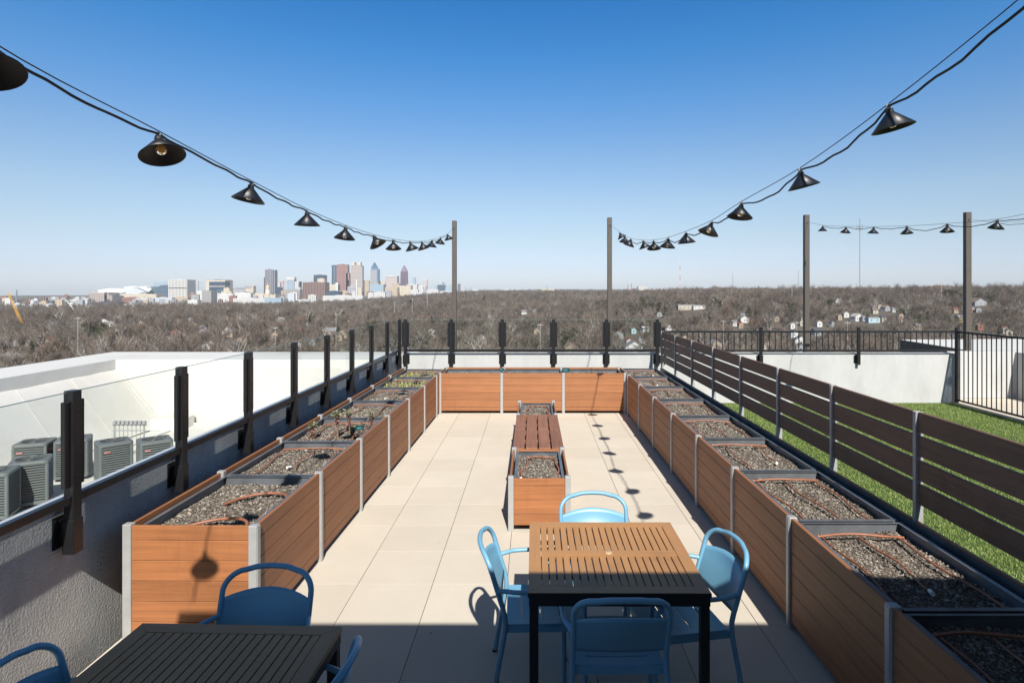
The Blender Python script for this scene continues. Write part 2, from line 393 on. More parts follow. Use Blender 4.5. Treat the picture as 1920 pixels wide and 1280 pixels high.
# ---- drip tubes
def drip(parent_loc,rz,sx,length,w,seed,label,z=.705,loop=False):
    rnd=random.Random(seed); t=thing('drip_tube',label,'drip tube',parent_loc,rz,'brown drip tubes lying in the planters')
    def wob(p,q,n=9,a=.012,arch=.0):
        out=[]; p=Vector(p); q=Vector(q); ph=rnd.uniform(0,6)
        for i in range(n+1):
            f=i/n; v=p.lerp(q,f); d=a*sin(ph+f*5)*sin(pi*f); v.x+=d*(1 if abs(q.y-p.y)>abs(q.x-p.x) else .2); v.y+=d*(1 if abs(q.x-p.x)>abs(q.y-p.y) else .2); v.z+=arch*sin(pi*f)+rnd.uniform(-.002,.002); out.append(v)
        return out
    mb=MB()
    if loop:
        mb.tube(wob((sx*.12,length*.14,z),(sx*.17,length*.80,z),a=.03)+wob((sx*.2,length*.86,z+.01),(sx*(w-.14),length*.86,z),a=.02)[1:]+wob((sx*(w-.1),length*.82,z),(sx*(w-.12),length*.12,z),a=.03)[1:],.0095,7)
        mb.build('tube',M['tube'],t)
        e=MB(); e.tube([(sx*.12,length*.14,z),(sx*.118,length*.09,z+.012),(sx*.115,length*.07,z+.03)],.013,7); e.build('fitting',M['whiteplastic'],t)
        return t
    yh=length*.86
    mb.tube(wob((sx*.08,yh+rnd.uniform(-.03,.03),z+.006),(sx*(w-.13),yh+rnd.uniform(-.04,.02),z+.01),a=.02,arch=.02),.009,7)
    mb.build('header_tube',M['tube'],t)
    xs=[.16,.44,.72] if rnd.random()<.6 else [.30,.62]
    for k,x in enumerate(xs):
        x=x*(w-.1)/.8; mb=MB(); y0=rnd.choice((.08,.1,.3,.42)) if k==len(xs)//2 else .07
        mb.tube(wob((sx*x,yh,z+.01),(sx*(x+rnd.uniform(-.06,.06)),y0,z+.004),a=.035,arch=rnd.uniform(0,.012)),.0072,7); mb.build('branch_tube',M['tube'],t)
        if k==len(xs)//2 and y0>.2:
            e=MB(); e.tube([(sx*x,y0,z+.006),(sx*x-.015,y0-.05,z+.014)],.013,7); e.build('fitting',M['whiteplastic'],t)
    return t
for i,b in enumerate(LEFT):
    if i==0:
        t=thing('drip_tube','arching brown drip tube with pale end in nearest left planter','drip tube',tuple(b.location),LA,'brown drip tubes lying in the planters')
        mb=MB(); P=[(-.66,.06,.70),(-.60,.14,.715),(-.50,.28,.73),(-.38,.40,.745),(-.25,.46,.75),(-.14,.42,.745),(-.08,.30,.735),(-.09,.16,.72),(-.11,.08,.715)]
        def smooth(P,n=4):
            P=[Vector(p) for p in P]; out=[]
            for i in range(len(P)-1):
                a=P[max(i-1,0)];b_=P[i];c=P[i+1];d=P[min(i+2,len(P)-1)]
                for k in range(n):
                    f=k/n; out.append(.5*((2*b_)+(c-a)*f+(2*a-5*b_+4*c-d)*f*f+(3*b_-a-3*c+d)*f**3))
            return out+[P[-1]]
        mb.tube(smooth([(-.66,.05,.705),(-.56,.16,.72),(-.40,.24,.735),(-.25,.245,.74),(-.16,.19,.735),(-.135,.10,.725),(-.15,.05,.72)]),.011,8); mb.build('tube',M['tube'],t)
        mb=MB(); mb.tube(smooth([(-.55,.62,.71),(-.44,.76,.725),(-.28,.82,.73),(-.13,.78,.73),(-.075,.60,.725),(-.10,.42,.72),(-.13,.30,.71)]),.011,8); mb.build('branch_tube',M['tube'],t)
        mb=MB(); mb.lathe([(.014,0),(.017,.008),(.017,.03),(.008,.034),(.008,.01)],(-.15,.035,.705),12); mb.build('fitting',M['whiteplastic'],t)
    else:
        drip(tuple(b.location),LA,-1,1.205,PW,40+i,'brown drip tube lying in the %s left planter box'%ORD[i])
for i,b in enumerate(RIGHT):
    drip(tuple(b.location),0,1,1.2,PW-.07,73+i,'brown drip tube lying in the %s right planter box'%ORD[i])
for b,n in ((CP1,'nearest low aisle planter'),(CP2,'low planter beyond the bench')):
    drip(tuple(b.location),0,1,1.08,.6,5 if b is CP1 else 9,'looped brown drip tube lying in the %s'%n,z=.478,loop=True)

# ---- plants
def kale(p,h,seed,label):
    rnd=random.Random(seed); t=thing('kale_plant',label,'plant',p,rnd.uniform(0,6),'leggy kale plants in the left planter')
    lean=Vector((rnd.uniform(-.1,.1),rnd.uniform(-.1,.1),0)); pts=[Vector((0,0,-.02))+lean*f*f+Vector((0,0,h*f)) for f in ridge(6,0,1)]
    mb=MB(); mb.tube(pts,[.012-.006*i/6 for i in range(7)],6); mb.build('stalk',M['stalk'],t)
    def leaves(n,z0,z1,sz,mat,name,sp):
        mb=MB()
        for _ in range(n):
            f=rnd.uniform(z0,z1); a=rnd.uniform(0,2*pi); c=lean*f*f+Vector((0,0,h*f)); d=Vector((cos(a),sin(a),rnd.uniform(-.1,.9))).normalized(); r=rnd.uniform(.3,1)*sp
            s=sz*rnd.uniform(.6,1.3); p0=c+d*.008; p1=c+d*(r); side=d.cross(Vector((0,0,1))).normalized()*s*.5; up=Vector((0,0,s*.2))
            mb.add([p0,p1-side+up,p1+d*s*.9-up*.8,p1+side+up,p1+up*.1],[(0,4,1),(0,3,4),(1,4,2),(4,3,2)])
        mb.build(name,mat,t)
    leaves(34,.3,.7,.026,M['leafp'],'lower_leaves',.035); leaves(42,.68,1.05,.026,M['leafg'],'top_leaves',.05)
def Lp(i,u,v,z): # point in left bin i: u across from aisle face, v along
    b=LEFT[i]; y=v; x=-u; return (b.location.x+cos(LA)*x-sin(LA)*y, b.location.y+sin(LA)*x+cos(LA)*y, z)
for k,(u,v,h,lab) in enumerate([(.70,.42,.17,'small kale stalk near the outer edge of the third left planter'),(.42,.50,.30,'tallest leggy kale plant with pink and green leaves in third left planter'),(.36,.75,.26,'upright kale plant behind the tallest one in third left planter'),(.10,.80,.22,'pinkish kale plant leaning at the aisle edge of third left planter')]):
    kale(Lp(2,u,v,.68),h,k+3,lab)
kale(Lp(2,.22,.42,.68),.11,21,'low bushy kale beside the teal plant tag')
kale(Lp(3,.62,.1,.68),.10,22,'short kale seedling in the fourth left planter box')
def sprouts(i,n,seed,label):
    rnd=random.Random(seed); mb=MB()
    for _ in range(n):
        x,y,z=Lp(i,rnd.uniform(.1,.8),rnd.uniform(.1,1.1),.68); c=Vector((x,y,z)); h=rnd.uniform(.03,.11)
        for k in range(5):
            a=rnd.uniform(0,6.28); d=Vector((cos(a),sin(a),0)); q=c+d*rnd.uniform(.01,.05)+Vector((0,0,h*rnd.uniform(.5,1))); s=d.cross(Vector((0,0,1)))*.006
            mb.add([c-s,c+s,q],[(0,1,2)])
    o=mb.build('onion_sprouts',M['sprout']); tag(o,label,'sprouts',kind='stuff')
sprouts(5,90,1,'yellow green sprouts in the sixth left planter box'); sprouts(6,80,2,'yellow green sprouts in the far corner left planter')
def tagmk(p,rz,label,tilt=.5,s=.06):
    t=thing('plant_tag',label,'plant tag',p,rz,'teal plant tags')
    mb=MB(); mb.box(-.003,.003,-.002,.002,-.12,.03); mb.build('stake',M['black'],t)
    R=Matrix.Rotation(-tilt,3,'X'); mb=MB(); mb.obox((0,0,.05),R@Vector((s,0,0)),R@Vector((0,.002,0)),R@Vector((0,0,s*.55))); mb.build('plate',M['tealtag'],t)
    mb=MB(); 
    for k,(a,b) in enumerate(((-.7,.5),(-.7,.2),(-.6,.6))):
        cz=.3-.3*k; mb.obox(Vector((0,0,.05))+R@Vector((s*(a+b)/2,-.0028,s*.55*cz)),R@Vector((s*(b-a)/2,0,0)),R@Vector((0,.0005,0)),R@Vector((0,0,s*.06)))
    mb.build('writing',M['tagmark'],t)
tagmk(Lp(2,.12,.36,.77),.2,'teal plant tag staked among the kale plants',.35,.045)
tagmk((-.60,11.75,.80),0,'teal plant tag left of centre on the far planter rim',.5,.05)
tagmk((.66,11.75,.79),0,'teal plant tag right of centre on the far planter rim',.5,.07)

# ------------------------------------------------------------------ parapets & railings
def wall(name,label,x0,x1,y0,y1,z0,z1,mat,cap=True,cat='wall'):
    t=thing(name,label,cat,(0,0,0))
    mb=MB(); mb.box(x0,x1,y0,y1,z0,z1); mb.build('wall_face',mat,t)
    if cap: mb=MB(); mb.box(x0-.006,x1+.006,y0-.006,y1+.006,z1+.001,z1+.018); mb.build('coping',M['coping'],t)
    return t
wall('parapet_wall','grey stucco parapet wall under the left glass railing',-3.15,-3.0,-6.4,13.29,-1.72,1.015,M['stucco'])
wall('parapet_wall','pale concrete parapet wall across the far end',-3.27,9.55,13.30,13.56,-1.72,1.0,M['backwall'],cap=False)
def glass_rail(label,origin,rz,ys,y_end):
    """posts along local y, inner side is local +x"""
    t=thing('glass_railing',label,'railing',origin,rz,'glass railings')
    for y in ys:
        p=MB(); p.cbox(-.03,.036,y-.036,y+.036,.82,1.765,.004); p.cbox(-.036,.042,y-.042,y+.042,.735,.95,.004); po=p.build('post',M['black'],t)
        b=MB(); b.box(-.068,-.058,y-.078,y+.078,.775,.975)
        for zz in (.80,.95):
            for yy in (-.062,.062): b.tube([(-.058,y+yy,zz),(-.05,y+yy,zz)],.009,6)
        b.box(-.058,-.03,y-.03,y+.03,.80,.95); b.build('bracket',M['black'],po)
        c=MB()
        for s in (-1,1): c.cbox(-.012,.012+.006,min(y+s*.038,y+s*.082),max(y+s*.038,y+s*.082),1.16,1.70,.003)
        for zz in (1.22,1.43,1.64): c.tube([(.036,y,zz),(.041,y,zz)],.008,8)
        c.build('glass_clamp',M['black'],po)
    for i in range(len(ys)-1):
        mb=MB(); mb.box(-.004,.004,ys[i]+.05,ys[i+1]-.05,1.125,1.755); g_=mb.build('glass_panel',M['glass'],t); mb=MB(); mb.box(-.0045,.0045,ys[i]+.05,ys[i+1]-.05,1.7555,1.7595); mb.build('top_edge',M['edge'],g_)
        mb=MB(); mb.cbox(-.024,.024,ys[i]+.0375,ys[i+1]-.0375,1.055,1.105,.004); mb.build('bottom_rail',M['black'],t)
    return t
glass_rail('left glass railing with black posts along the parapet',(-2.932,0,0),0,[1.46,2.64,3.817,5.0,6.18,7.37,8.55,9.73,10.91,12.10,13.22],0)
# far end: local y runs along +X, local +x runs to -Y
glass_rail('far glass railing with black posts across the end of the terrace',(0,13.232,0),-pi/2,[-2.80,-1.79,-.66,.47,1.64,2.76],0)

def bar_fence(label,origin,rz,posts,z0,z1,mid=.13):
    t=thing('bar_fence',label,'fence',origin,rz,'black bar fences')
    for k,y in enumerate(posts):
        if rz!=0 and y>9: continue
        p=MB(); zb=z0-.30 if rz!=0 else -.09
        p.cbox(-.03,.03,y-.03,y+.03,zb,z1+.06,.004); p.cbox(-.035,.035,y-.035,y+.035,z1+.06,z1+.075,.003); po=p.build('post',M['black'],t)
        if rz!=0:
            b=MB(); b.box(-.066,-.058,y-.075,y+.075,z0-.27,z0-.10); b.box(-.058,-.03,y-.025,y+.025,z0-.24,z0-.12); b.build('bracket',M['black'],po)
    mb=MB(); mb.cbox(-.02,.02,posts[0]-.0,posts[-1],z1-.04,z1,.004); mb.build('top_rail',M['black'],t)
    mb=MB(); mb.cbox(-.02,.02,posts[0]-.0,posts[-1],z0,z0+.035,.004); mb.build('bottom_rail',M['black'],t)
    a=posts[0]; n=int((posts[-1]-a)/mid); nb=0
    for i in range(1,n+1):
        y=a+mid*i
        if min(abs(y-q) for q in posts)<.045: continue
        nb+=1
        mb=MB(); mb.box(-.008,.008,y-.008,y+.008,z0+.034,z1-.038); mb.build('baluster',M['black'],t)
    return t
bar_fence('black bar fence on top of the far concrete wall',(0,13.232,0),-pi/2,[2.90,5.05,7.21,9.33],1.06,1.51)
bar_fence('black bar fence running along the right side of the turf',(9.37,0,0),0.0,[5.2,7.2,9.2,11.2,13.22],-.03,1.51)

# poles
POLES=[]
for (px,yt,w,lab) in ((852,414,.10,'slim brown grey pole behind the far glass railing, left one'),(1143,408,.10,'slim brown grey pole behind the far glass railing, right one'),(1512,403,.11,'brown grey pole behind the black bar fence, before the tall antenna mast'),(1814,398,.13,'brown grey pole at the right end of the bar fence')):
    Y=13.64 if px<1700 else 13.93; zb_=-.6 if px<1700 else 1.001; p=at(px,yt,Y); t=thing('light_pole',lab,'pole',(p.x,Y,0),0,'poles carrying the string lights')
    mb=MB(); mb.cbox(-w/2,w/2,-.05,.06,zb_,p.z,.006); mb.build('pole_shaft',M['pole'],t)
    mb=MB(); mb.tube([(0,-.07,p.z-.20+.02*sin(a)) if 0 else (.018*cos(a),-.068,p.z-.17+.022*sin(a)) for a in ridge(10,0,2*pi)],.004,6); mb.tube([(0,-.05,p.z-.148),(0,-.066,p.z-.148)],.008,6); mb.build('eye_bolt',M['clip'],t)
    if px<1700: mb=MB(); mb.box(-w/2-.02,w/2+.02,-.062,-.051,.70,.95); mb.build('base_bracket',M['black'],t)
    POLES.append((p.x,Y-.07,p.z-.17))

# ------------------------------------------------------------------ string lights
def make_lamp():
    t=thing('pendant_lamp','','pendant lamp',(0,0,0),0,'black cone lamps on the strings')
    mb=MB(); mb.lathe([(.013,-.008),(.0985,-.094),(.0965,-.096),(.018,-.018),(.012,-.018)],(0,0,0),28); mb.build('lamp_shade',M['shade'],t)
    mb=MB(); mb.lathe([(.0001,.004),(.017,.004),(.019,-.004),(.019,-.04),(.0001,-.04)],(0,0,0),12); mb.build('socket',M['cord'],t)
    mb=MB(); mb.lathe([(.010,-.036),(.013,-.044),(.023,-.058),(.025,-.069),(.020,-.081),(.009,-.088),(.0001,-.089)],(0,0,0),16); mb.build('bulb',M['bulb'],t)
    mb=MB(); mb.tube([(.011*cos(a),0,.016+.013*sin(a)) for a in ridge(10,0,2*pi)],.003,6); mb.box(-.007,.007,-.012,.012,.0,.012); mb.build('hanging_clip',M['clip'],t)
    return t
PROTO=make_lamp(); first=[True]
TILT={(-1.75,2.8):(-.22,-.34),(-1.75,1.91):(-.22,-.36),(-1.75,6.62):(-.1,-.55),(-1.75,8.6):(0,-.28),(-1.75,9.5):(0,-.32),(1.75,2.94):(-.02,-.22),(1.72,3.85):(0,-.24),(1.66,4.75):(-.1,.17),(1.75,12.0):(0,-.5),(1.67,10.2):(0,.35),(1.72,9.3):(0,-.3)}
def put_lamp(p,label,group):
    o=PROTO if first[0] else dup(PROTO); first[0]=False
    o['label']=label; o['group']=group; o.location=(p[0],p[1],p[2]-.024)
    rn=random.Random(int(p[1]*977+p[0]*31)); o.rotation_euler=(rn.gauss(0,.10),rn.gauss(0,.13),rn.uniform(0,6))
    for k_,v_ in TILT.items():
        if abs(k_[1]-p[1])<.06 and k_[0]*p[0]>0 and abs(p[0])<3: o.rotation_euler=(v_[0],v_[1],0)
    return o
def catmull(P,n=10):
    P=[Vector(p) for p in P]; out=[]
    for i in range(len(P)-1):
        a=P[max(i-1,0)];b=P[i];c=P[i+1];d=P[min(i+2,len(P)-1)]
        for k in range(n):
            f=k/n; out.append(.5*((2*b)+(c-a)*f+(2*a-5*b+4*c-d)*f*f+(3*b-a-3*c+d)*f**3))
    return out+[P[-1]]
def string(pts,ends,label,lamp_labels,group,sag=.035,seed=1):
    """pts lamp tops from far to near, ends (pole point, canopy point)"""
    rnd=random.Random(seed); t=thing('string_light_cable',label,'cable',(0,0,0),0,'string light cables')
    allp=[Vector(ends[0])]+[Vector(p) for p in pts]+[Vector(ends[1])]
    mb=MB(); mb.tube([p+Vector((0,0,.008)) for p in catmull(allp,6)],.0028,5); mb.build('support_wire',M['wire'],t)
    cord=[]; 
    for i in range(1,len(allp)-1):
        a,b=allp[i],allp[i+1]; s=sag*rnd.uniform(.5,1.5); m=14
        sw=rnd.uniform(-.02,.02)
        for k in range(m):
            f=k/m; v=a.lerp(b,f); v.z-=s*4*f*(1-f)+.004*sin(f*19+i)+.008; v.x+=sw*sin(pi*f)+.004*sin(f*23+i*2); cord.append(v)
    cord.append(allp[-1]); mb=MB(); mb.tube(cord,.0058,6); mb.build('cord',M['cord'],t)
    for p,lab in zip(pts,lamp_labels): put_lamp(p,lab,group)
Ycan=0.0
rp=[]
ry=[435.6,442.5,447.8,451,451,446,435,415,380,316.6,197]; rdx=[164,173.6,184.5,208,227.6,255,288,336,392,503,669]
for k in range(11):
    Y=12.0-.906*k; rp.append((rdx[k]*Y/FP,Y,H+(CY-ry[k])*Y/FP))
rp+=[(1.75,1.90,3.49),(1.75,1.13,3.70)]
def cnt(n,side,nearfirst=False):
    o=['first','second','third','fourth','fifth','sixth','seventh','eighth','ninth','tenth','eleventh','twelfth','thirteenth']
    return ['black cone lamp on the %s string, %s from its pole'%(side,o[i]) for i in range(n)]
string(rp,(POLES[1],(1.76,.62,3.82)),'black light string from the middle right pole to the upper right of view',cnt(len(rp),'right overhead'),'lamps on the right overhead string',sag=.05,seed=3)
lx=[839.5,826,810,791,769.5,737.5,701,648,576,471,297.5,-30]; ly=[438.5,445,450,453,453,449.5,441,424,394,341,249,74]
lp=[]
for x,y in zip(lx,ly):
    Y=1965/abs(x-998); lp.append((-1.75,Y,H+(CY-y)*Y/FP))
lp.append((-1.75,1.1,3.40))
string(lp,(POLES[0],(-1.75,.62,3.5)),'black light string from the left pole to the upper left of view',cnt(len(lp),'left overhead'),'lamps on the left overhead string',sag=.015,seed=5)
tx=[1542.5,1586,1638,1700,1776,1870]; ty=[423,425,425.5,424.5,420,412]; tp=[]
for k,(x,y) in enumerate(zip(tx,ty)):
    Y=6.23*FP/(x-998); tp.append((6.23,Y,H+(CY-y)*Y/FP))
for k in range(1,8): tp.append((6.23,tp[5][1]-.95*k,tp[5][2]+.0+.025*k*k*.5+.03*k))
string(tp,(POLES[2],(6.23,-.38,4.1)),'black light string from the pole behind the bar fence',['black cone lamp on the string over the turf, %s from its pole'%w for w in ['first','second','third','fourth','fifth','sixth','seventh','eighth','ninth','tenth','eleventh','twelfth','thirteenth','fourteenth']],'lamps on the string over the turf',sag=.05,seed=8)
dp=[]
for k in range(12):
    Y=12.72-.95*k; f=k/11; dp.append((9.85,Y,3.84-.42*4*f*(1-f)*.6+.12*f))
string(dp,(POLES[3],(9.85,-.38,4.1)),'black light string leaving the rightmost pole',['black cone lamp on the rightmost string, %s from its pole'%w for w in ['first','second','third','fourth','fifth','sixth','seventh','eighth','ninth','tenth','eleventh','twelfth']],'lamps on the rightmost string',sag=.05,seed=9)

# ------------------------------------------------------------------ tables and chairs
def make_table(label,loc,rz):
    t=thing('slatted_table',label,'table',loc,rz,'slatted square tables')
    W=1.0; fr=.075; zt=.75
    tt=MB()
    def fz(poly): tt.prism(poly,zt-.024,zt)
    g=.0012
    fr_o=MB()
    fr_o.prism([(0,0),(W,0),(W-fr,fr-g),(fr,fr-g)],zt-.024,zt); fr_o.prism([(W,W),(0,W),(fr,W-fr+g),(W-fr,W-fr+g)],zt-.024,zt)
    fr_o.box(fr+.002,W-fr-.002,.5-.036,.5+.036,zt-.022,zt+.0012)
    fr_o.build('front_back_board',M['tableframe'],t)
    sd=MB(); sd.prism([(0,0+g),(fr-g,fr),(fr-g,W-fr),(0,W-g)],zt-.0245,zt-.0002); sd.prism([(W,g),(W,W-g),(W-fr+g,W-fr),(W-fr+g,fr)],zt-.0245,zt-.0002)
    n=19; span=W-2*fr; p=span/n
    for i in range(n):
        x=fr+p*i
        for (a,b) in ((fr+.001,.5-.0375),(.5+.0375,W-fr-.001)): sd.cbox(x+.0035,x+p-.0035,a,b,zt-.022,zt-.001,.002)
    sd.build('slats',M['tabletop'],t)
    mb=MB(); mb.lathe([(.0001,.006),(.019,.006),(.023,.003),(.023,.0015)],(W/2,W/2,zt),24); mb.build('hole_cap',M['cap'],t)
    mb=MB()
    e=.004
    mb.box(e,W-e,e,.026,zt-.075,zt-.026); mb.box(e,W-e,W-.026,W-e,zt-.075,zt-.026); mb.box(e,.026,.0265,W-.0265,zt-.075,zt-.026); mb.box(W-.026,W-e,.0265,W-.0265,zt-.075,zt-.026)
    mb.box(.0265,W-.0265,.49,.51,zt-.05,zt-.026); mb.box(.03,W-.03,.25,.27,zt-.05,zt-.0255); mb.box(.03,W-.03,.73,.75,zt-.05,zt-.0255)
    mb.build('apron',M['blackframe'],t)
    mb=MB(); mb.box(-.002,W+.002,-.002,-.0003,zt-.0255,zt-.002); mb.build('edge_trim',M['blackframe'],t)
    for x in (.006,W-.056):
        for y in (.006,W-.056):
            mb=MB(); mb.cbox(x+.0005,x+.05,y+.0005,y+.05,0,zt-.0765,.003); mb.build('leg',M['blackframe'],t)
    return t
make_table('slatted tan table half lit by sun with a round cap in its centre',(-.022,3.272,0),-.004)
make_table('slatted table in deep shade at the lower left',(-1.965,1.975,0),-.030)

def arc(c,r,a0,a1,n,ax,ay):
    return [Vector(c)+Vector(ax)*(r*cos(a))+Vector(ay)*(r*sin(a)) for a in ridge(n,a0,a1)]
def back_y(x,z): # plan curvature + lean of the backrest; front of chair is +y
    lean=-.205-.30*max(0,z-.45)
    return lean-.050*(1-(x/.245)**2)*min(1,max(0,(z-.5)/.2))
def make_chair():
    t=thing('armchair','','chair',(0,0,0),0,'light blue metal armchairs')
    # back hoop with rear legs
    top=.868; rr=.105; hw=.243
    P=[(-.262,-.295,0),(-.255,-.262,.2),(-.247,-.225,.40),(-.243,-.222,.50),(-.243,back_y(-.243,.60),.60),(-.243,back_y(-.243,.70),.70)]
    cxn=hw-rr
    for a in ridge(7,0,pi/2)[0:]:
        x=-(cxn+rr*cos(a)); z=top-rr*.95+rr*.9*sin(a)-.004; P.append((x,back_y(x,z),z))
    for x in (-.09,-.045,0): P.append((x,back_y(x,top),top-.005+.010*(1-(x/.14)**2)))
    P=[Vector(p) for p in P]
    Pm=[Vector((-p.x,p.y,p.z)) for p in P[:-1]][::-1]
    path=catmull(P+Pm,2)
    mb=MB(); mb.tube(path,.0150,10); mb.build('back_hoop',M['blue'],t)
    # backrest shell
    mb=MB(); nx,nz=14,8; vs=[]
    for k in (0,1):
        for j in range(nz+1):
            for i in range(nx+1):
                u=-1+2*i/nx; x=u*(.236); zb=.545-.008*(1-u*u); zt=.735+.036*(1-u*u)
                z=zb+(zt-zb)*j/nz; y=back_y(x,z)+(.003 if k else -.003); vs.append((x,y,z))
    fs=[]; n1=(nx+1)*(nz+1)
    for j in range(nz):
        for i in range(nx):
            a=j*(nx+1)+i; fs.append((a,a+1,a+nx+2,a+nx+1)); fs.append((n1+a,n1+a+nx+1,n1+a+nx+2,n1+a+1))
    for i in range(nx):
        fs.append((i+1,i,n1+i,n1+i+1)); a=nz*(nx+1)+i; fs.append((a,a+1,n1+a+1,n1+a))
    mb.add(vs,fs,True); mb.build('backrest',M['blue'],t)
    # arms + front legs
    for s in (-1,1):
        A=[(s*.244,back_y(.243,.655)+.0,.650),(s*.262,-.215,.657),(s*.283,-.15,.660),(s*.287,0,.662),(s*.286,.14,.662),(s*.283,.195,.652),(s*.279,.228,.622),(s*.274,.240,.58),(s*.262,.243,.40),(s*.255,.250,.0)]
        mb=MB(); mb.tube(catmull(A,4),.0135,9); mb.build('arm_with_front_leg',M['blue'],t)
        for (x,y) in ((s*.262,-.297),(s*.255,.250)):
            mb=MB(); mb.lathe([(.0001,0.0),(.017,0.0),(.017,.012),(.0151,.013)],(x,y,0.0005),10); mb.build('foot_cap',M['skirt'],t)
    # seat with slots
    mb=MB(); zt=.452
    def sy(x,y): return y+.030*(1-(x/.235)**2)*(1 if y>.15 else 0)*(y-.15)/.09
    rows=[(-.205,-.13),(-.118,-.015),(-.003,.100),(.112,.235)]
    def slab(x0,x1,y0,y1,n=8):
        vs=[];fs=[]
        for k in (0,1):
            for i in range(n+1):
                x=x0+(x1-x0)*i/n
                for y in (y0,y1): vs.append((x,sy(x,y),zt-.010*k-.012*(1-(x/.235)**2)*(1-((y)/.24)**2)))
        m=2*(n+1)
        for i in range(n):
            a=2*i; fs.append((a,a+2,a+3,a+1)); fs.append((m+a,m+a+1,m+a+3,m+a+2)); fs.append((a,m+a,m+a+2,a+2)); fs.append((a+1,a+3,m+a+3,m+a+1))
        fs.append((0,1,m+1,m)); fs.append((2*n,m+2*n,m+2*n+1,2*n+1)); mb.add(vs,fs)
    for (a,b) in rows: slab(-.235,.235,a,b)
    for i in range(3): slab(-.235,-.165,rows[i][1],rows[i+1][0],2); slab(.165,.235,rows[i][1],rows[i+1][0],2)
    mb.build('seat',M['blue'],t)
    mb=MB(); mb.box(-.240,.240,-.212,-.196,.405,.442); mb.box(-.240,-.224,-.195,.232,.405,.442); mb.box(.224,.240,-.195,.232,.405,.442); mb.box(-.240,.240,.232,.246,.405,.438); mb.build('seat_frame',M['blue'],t)
    return t
CH=make_chair(); fc=[True]
def chair(x,y,rz,label):
    o=CH if fc[0] else dup(CH); fc[0]=False; o.location=(x,y,0); o.rotation_euler=(0,0,rz); o['label']=label; return o
chair(.45,3.33,.01,'blue armchair in shade, seen from behind at the front of the lit table')
chair(.46,4.15,pi+.02,'pale blue sunlit armchair on the far side of the lit table')
chair(.055,3.74,-pi/2+.03,'blue armchair tucked in at the left side of the lit table')
chair(.885,3.64,pi/2+.18,'blue armchair turned outward at the right side of the lit table')
chair(-1.45,3.25-.30,pi-.03,'blue armchair at the far side of the shaded lower left table')
chair(-1.80,2.44,-pi/2+.03,'blue armchair at the left side of the shaded table, in the lower left corner')
chair(-1.13,2.50,pi/2-.05,'blue armchair at the right side of the shaded table, mostly cut off')

# ------------------------------------------------------------------ turf
mb=MB(); mb.box(2.9,9.30,-2,13.299,-.30,-.095); o=mb.build('turf_base',M['turfbase']); tag(o,kind='structure')
rng=np.random.default_rng(3)
def blades(n,x0,x1,y0,y1,z,hmin,hmax,w):
    x=rng.uniform(x0,x1,n); y=y0+(y1-y0)*rng.uniform(0,1,n)**1.25; a=rng.uniform(0,2*np.pi,n); h=rng.uniform(hmin,hmax,n); l=rng.uniform(.006,.03,n); b=a+rng.uniform(-1,1,n)
    v=np.zeros((n,3,3)); v[:,0]=np.stack([x-w*np.cos(a),y-w*np.sin(a),np.full(n,z)],1); v[:,1]=np.stack([x+w*np.cos(a),y+w*np.sin(a),np.full(n,z)],1); v[:,2]=np.stack([x+l*np.cos(b+1.57),y+l*np.sin(b+1.57),z+h],1)
    me=bpy.data.meshes.new('turf'); me.vertices.add(3*n); me.vertices.foreach_set('co',v.reshape(-1)); me.loops.add(3*n); me.loops.foreach_set('vertex_index',np.arange(3*n)); me.polygons.add(n); me.polygons.foreach_set('loop_start',np.arange(0,3*n,3)); me.polygons.foreach_set('loop_total',np.full(n,3)); me.update(); me.validate(); return me
me=blades(330000,2.95,9.28,2.2,13.28,-.095,.012,.030,.0035); me.materials.append(M['turf'])
o=bpy.data.objects.new('turf',me); COL.objects.link(o); tag(o,'bright green artificial turf beyond the slatted screen','turf',kind='stuff')

# ------------------------------------------------------------------ right side beyond the fence
mb=MB(); mb.box(9.31,9.54,-2,13.299,-.3,-.07); mb.box(9.56,16,-2,13.8,-.3,-.085); o=mb.build('side_path',M['paver']); tag(o,kind='structure')
wall('concrete_wall','pale concrete wall seen through the right bar fence',9.56,14.5,13.805,14.05,-.08,1.0,M['backwall'],cap=False)
t=thing('flat_roof','pale flat roof with a brown shaded edge beyond the far right fence','roof',(0,0,0))
mb=MB(); mb.add([(11.25,14.3,.84),(24,14.3,.84),(24,19.3,.90),(11.25,18.3,.90),(11.25,14.3,.1),(24,14.3,.1),(24,19.3,.1),(11.25,18.3,.1)],[(0,1,2,3),(4,7,6,5),(1,5,6,2),(2,6,7,3),(0,4,5,1)]); mb.build('roof_deck',M['roof'],t)
mb=MB(); mb.add([(11.235,14.3,.835),(11.235,18.3,.895),(11.235,18.3,.1),(11.235,14.3,.1),(11.248,14.3,.835),(11.248,18.3,.895),(11.248,18.3,.1),(11.248,14.3,.1)],[(0,1,2,3),(4,7,6,5),(0,4,5,1),(3,2,6,7)]); mb.build('shade_brown_side',M['pole'],t)  # block's left face, coloured dark brown to paint in its shade
mb=MB(); mb.box(16,19,15.5,17.5,.9,1.02); mb.build('roof_curb',M['roof'],t)
wall('concrete_wall','dark sided concrete upstand at the far right edge',11.13,11.23,11.6,13.8,-.08,.98,M['backwall'],cap=False)

